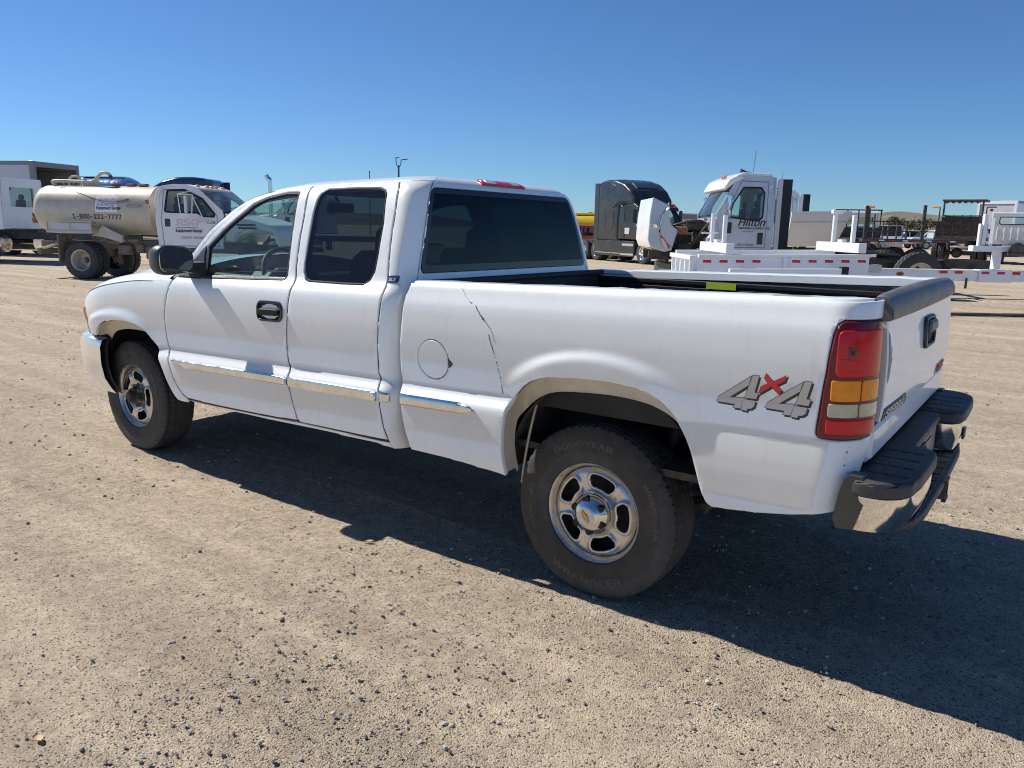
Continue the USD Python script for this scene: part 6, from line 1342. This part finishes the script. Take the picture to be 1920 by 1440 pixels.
T = thing('crew_truck', 'white truck rear with wide cab window and ribbed body panel at the right edge', 'truck', (.80, -41.9, float(gz(.91, -41.9))), -85)  # origin: rear, nose away
body = sbox(-1.3, .95, 1.3, 2.44).difference(rrect(-.95, 1.92, .95, 2.24, .08))
o = obj('rear_panel', panel(body, lambda s, t: np.stack([0 * s, s, t + 0 * s], -1), h=(.3, .2), th=.06, roll=.03), 'fleet_white_clean', T)
for k in range(8): obj('panel_rib', B().bx((-.035, -1.06 + k * .29, 1.15), (.0, -1.00 + k * .29, 1.76), .012), 'fleet_white_clean', o)
obj('window', panel(rrect(-.97, 1.90, .97, 2.26, .08), lambda s, t: np.stack([.02 + 0 * s, s, t + 0 * s], -1), h=(.4, .3), th=0, roll=0), 'glass_fleet', o); obj('window_seal', panel(rrect(-.98, 1.89, .98, 2.27, .09).difference(rrect(-.94, 1.93, .94, 2.23, .07)), lambda s, t: np.stack([0 * s, s, t + 0 * s], -1), h=(.4, .3), th=.01, out=.008, roll=.003), 'gap_black', o)
obj('cab_roof', B().bx((0, -1.3, 2.40), (1.4, 1.3, 2.47), .03), 'fleet_white_clean', T); obj('cab_side', B().bx((.05, -1.3, .95), (1.4, -1.24, 2.42)).bx((.05, 1.24, .95), (1.4, 1.3, 2.42)), 'fleet_white_clean', T); obj('hood', slab([(1.4, .8), (1.4, 1.8), (2.8, 1.55), (2.9, .8)], -1.1, 1.1, .1), 'fleet_white_clean', T); obj('frame', B().bx((-.3, -.5, .7), (2.8, .5, .95)), 'frame_black', T)
obj('corner_brace', fixo(extr([(-.5, 1.0), (-.30, 1.0), (-.1, 2.2), (-.18, 2.2)], 1.16, 1.30)), 'trailer_white', T)
for y in (-1, 1): heavy_wheel(T, .3, y * 1.0, y, .48, .26, dual=True, deep=True); heavy_wheel(T, 2.3, y * 1.0, y, .48, .26)

wagon('pickup', 'white pickup with dark windows seen between the stake rails', 'pickup truck', (8.54, -51.5), 100, 'silver_white', 'pickup')
wagon('pickup', 'white pickup with big door mirror behind the mesh cage truck', 'pickup truck', (4.12, -60.9), 75, 'fleet_white', 'pickup')
wagon('white_suv', 'white sport utility vehicle in the far row left of the canopy truck', 'car', (13.8, -91.5), 30, 'fleet_white', 'suv')
wagon('van', 'white van far behind the black stake rails', 'van', (17.7, -95.0), 215, 'fleet_white', 'van')
wagon('white_suv', 'silver sport utility vehicle in the far row below the trees', 'car', (11.1, -87.2), 35, 'silver_white')
wagon('pickup', 'pale pickup in the far row just left of the canopy truck cage', 'pickup truck', (9.6, -84.0), 205, 'silver_white', 'pickup')
wagon('pickup', 'dark pickup in the far row under the canopy roof', 'pickup truck', (11.7, -99.3), 215, 'charcoal_paint', 'pickup')

# --- light pole, thin mast, trees
T = thing('light_pole', 'tall dark lamp pole with two lamp heads above the pickup roof', 'light pole', (66.1, -67.5, 0), 215)
obj('pole', B().cyl((0, 0, 0), (0, 0, 8.6), .13, 14, .10), 'lamp_pole', T)
for s, dx, tilt in ((-1, -.30, 10), (1, .28, 8)):
    obj('lamp_arm', B().tube(smoothpath([(0, 0, 8.4), (dx * .6, 0, 8.55), (dx, 0, 8.9), (dx, 0, 9.25 + (.18 if s < 0 else 0))], 5), .05), 'lamp_pole', T)
    obj('lamp_head', B().box((dx + (.12 if s < 0 else .42), 0, 9.30 + (.18 if s < 0 else 0)), (.50 if s < 0 else .85, .3, .10), .03, pitch=-tilt), 'lamp_pole', T)
T = thing('radio_mast', 'thin dark mast left of the lamp pole', 'mast', (80.0, -76.3, 0)); obj('mast_pole', B().cyl((0, 0, 0), (0, 0, 8.9), .06, 8), 'lamp_pole', T)

def tree(label, x, y, h, w, seed):
    T = thing('tree', label, 'tree', (x, y, float(gz(x, y))), 0, None); rng = np.random.default_rng(seed)
    obj('trunk', B().cyl((0, 0, 0), (0, 0, h * .6), .22, 10, .10).tube([(0, 0, h * .35), (w * .3, .1, h * .7)], .07, 6).tube([(0, 0, h * .4), (-w * .3, -.2, h * .75)], .07, 6), 'bark', T)
    n = 2600; c = rng.normal(size=(9, 3)) * [w * .28, w * .28, h * .14] + [0, 0, h * .68]; k = rng.integers(0, 9, n); P = c[k] + rng.normal(size=(n, 3)) * [w * .13, w * .13, h * .085]
    a = rng.normal(size=(n, 3)); a /= np.linalg.norm(a, axis=1, keepdims=True); b = np.cross(a, rng.normal(size=(n, 3))); b /= np.linalg.norm(b, axis=1, keepdims=True); s = rng.uniform(.12, .3, (n, 1))
    V = np.stack([P - a * s, P + b * s * .5, P + a * s, P - b * s * .5], 1).reshape(-1, 3); i = np.arange(n) * 4
    obj('crown', tmesh(V, np.vstack([np.c_[i, i + 1, i + 2], np.c_[i, i + 2, i + 3]])), 'tree_leaf', T, smooth=False)
tree('dusty green tree rising behind the flatbed truck cab', 23.9, -140.5, 4.3, 3.0, 1)
tree('smaller dusty tree right of the taller tree', 21.0, -148.0, 3.8, 2.8, 2)

# --- dark tree belt behind the photographer: it shows as a reflection in the rear window and chrome
def tree_belt():
    rng = np.random.default_rng(8); n = 9000
    y = rng.uniform(-70, 60, n); top = 4.5 + 3.5 * meshkit.noise(np.c_[y * .16, 0 * y, 0 * y], 3); P = np.c_[-62 + rng.normal(size=n) * 2.2, y, top * rng.random(n) ** .7]
    a = rng.normal(size=(n, 3)); a /= np.linalg.norm(a, axis=1, keepdims=True); b = np.cross(a, rng.normal(size=(n, 3))); b /= np.linalg.norm(b, axis=1, keepdims=True); s = rng.uniform(.35, .8, (n, 1))
    V = np.stack([P - a * s, P + b * s * .6, P + a * s, P - b * s * .6], 1).reshape(-1, 3); i = np.arange(n) * 4
    tag(obj('tree_belt', tmesh(V, np.vstack([np.c_[i, i + 1, i + 2], np.c_[i, i + 2, i + 3]])), 'tree_leaf', None, smooth=False), 'belt of dark trees mirrored in the pickup rear window', 'trees', kind='stuff')
tree_belt()

# --- loose stones and dry leaves on the gravel
STN = [
(1.72, 1.62, 0.0128, 'd'), (1.48, 1.93, 0.0072, 'p'), (1.52, 2.46, 0.0089, 'd'), (1.34, 2.51, 0.0073, 'd'), (1.33, 2.38, 0.0063, 'd'), (1.16, 2.42, 0.0072, 'd'), (1.19, 2.52, 0.0059, 'p'), (0.96, 2.35, 0.0094, 'g'), (1.23, 2.44, 0.0073, 'g'), (0.70, 2.22, 0.0058, 'g'), (0.60, 2.24, 0.0101, 'p'), (0.59, 2.23, 0.0068, 'd'), (0.57, 2.43, 0.0095, 'g'), (0.59, 2.67, 0.0098, 'g'), (0.20, 2.37, 0.0089, 'g'), (0.23, 2.11, 0.0097, 'p'), (0.19, 2.14, 0.0074, 'd'), (0.18, 2.13, 0.0053, 'p'), (0.33, 2.23, 0.0064, 'd'), (0.32, 2.39, 0.0050, 'p'), (0.66, 1.97, 0.0074, 'd'), (0.57, 2.01, 0.0060, 'p'), (0.89, 2.76, 0.0092, 'g'), (1.22, 2.64, 0.0057, 'g'), (1.31, 1.87, 0.0071, 'd'), (1.09, 1.58, 0.0073, 'd'), (1.93, 2.12, 0.0074, 'd'), (1.98, 2.16, 0.0074, 'd'), (0.60, 0.69, 0.0066, 'p'), (0.02, 1.11, 0.0096, 'd'), (-0.11, 1.35, 0.0088, 'd'), (0.07, 1.34, 0.0078, 'd'), (-0.28, 1.47, 0.0082, 'd'), (0.06, 1.53, 0.0074, 'g'), (0.08, 1.67, 0.0060, 'd'), (0.14, 1.91, 0.0068, 'p'), (0.24, 1.78, 0.0072, 'p'), (0.14, 1.75, 0.0083, 'g'), (0.03, 1.93, 0.0088, 'g'), (0.01, 1.99, 0.0075, 'd'), (-0.19, 1.16, 0.0065, 'd'), (0.08, 1.65, 0.0072, 'd'), (0.00, 1.55, 0.0073, 'g'), (-0.31, 1.71, 0.0087, 'd'), (-0.36, 1.59, 0.0067, 'd'), (-0.40, 1.56, 0.0067, 'd'), (-0.76, 1.30, 0.0101, 'p'), (-0.80, 1.32, 0.0077, 'd'), (-0.90, 1.03, 0.0071, 'd'), (-0.81, 1.15, 0.0058, 'd'), (-0.89, 0.96, 0.0048, 'd'), (-0.63, 1.14, 0.0060, 'p'), (-0.78, 0.94, 0.0062, 'd'), (-0.54, 0.52, 0.0115, 'g'), (-0.81, 0.42, 0.0112, 'g'), (-1.09, 0.28, 0.0111, 'g'), (-0.64, 0.81, 0.0105, 'g'), (-0.98, 0.74, 0.0088, 'g'), (-1.01, 0.86, 0.0073, 'd'), (-0.54, 0.33, 0.0090, 'g'), (-0.76, 0.47, 0.0070, 'g'), (-1.24, 0.43, 0.0078, 'g'), (-1.18, 0.73, 0.0085, 'g'), (-1.52, 0.28, 0.0103, 'g'), (0.78, 2.77, 0.0059, 'g'), (-0.48, 1.59, 0.0065, 'd'), (-1.20, -0.90, 0.0088, 'd'), (-1.33, -1.57, 0.0098, 'd'), ]
LVS = [
(0.85, 2.74, 0.0427), (0.50, 1.91, 0.0274), (1.17, 1.03, 0.0431), (0.96, 0.89, 0.0377), (0.43, 0.88, 0.0424), (-1.47, -1.31, 0.0295), ]
_rk = {}
SL = {'d': ('stone_dark', 'small dark stone lying loose on the gravel'), 'g': ('stone_grey', 'small grey stone lying loose on the gravel'), 'p': ('stone_pale', 'small pale stone lying loose on the gravel')}
for k, (x, y, r, c) in enumerate(STN):
    m = rock(300 + k, 1, .7); v = m.vertices * r; a = k * 1.7; v = np.c_[v[:, 0] * math.cos(a) - v[:, 1] * math.sin(a), v[:, 0] * math.sin(a) + v[:, 1] * math.cos(a), v[:, 2]] + [x, y, r * .42]
    tag(obj('stone', tmesh(v, m.faces), SL[c][0], None, smooth=30), SL[c][1], 'stone', {'d': 'loose dark stones on the lot', 'g': 'loose grey stones on the lot', 'p': 'loose pale stones on the lot'}[c])
LL = ['large curled tan leaf in the bottom left corner', 'small tan leaf on sunlit gravel near the bottom middle', 'tan leaf right of the mirror shadow tip', 'tan leaf farther along the shadow edge', 'tan leaf at the shadow edge by the rear tyre', 'small dry leaf on the gravel right of the hitch']
for k, (x, y, s) in enumerate(LVS):
    u = np.linspace(0, 1, 9); w = np.sin(u * np.pi) ** .8 * .22 * s; a = (-.75, .6, .1, -.1, -.2, 1.0)[k] + math.radians(-145)
    G = np.array([[(s * 1.15 * (t - .5), q * ww * 1.2, .004 + .10 * s * (q * q) + .05 * s * (2 * t - 1) ** 2) for q in np.linspace(-1, 1, 5)] for t, ww in zip(u, w + 1e-4)])
    v = G.reshape(-1, 3); v = np.c_[v[:, 0] * math.cos(a) - v[:, 1] * math.sin(a) + x, v[:, 0] * math.sin(a) + v[:, 1] * math.cos(a) + y, v[:, 2]]
    m = gridmesh(v.reshape(9, 5, 3)); m2 = m.copy(); m2.vertices = m2.vertices + [0, 0, .0015]
    tag(obj('dry_leaf', B().add(m2, m), 'dry_leaf', None, smooth=True), LL[k], 'leaf')
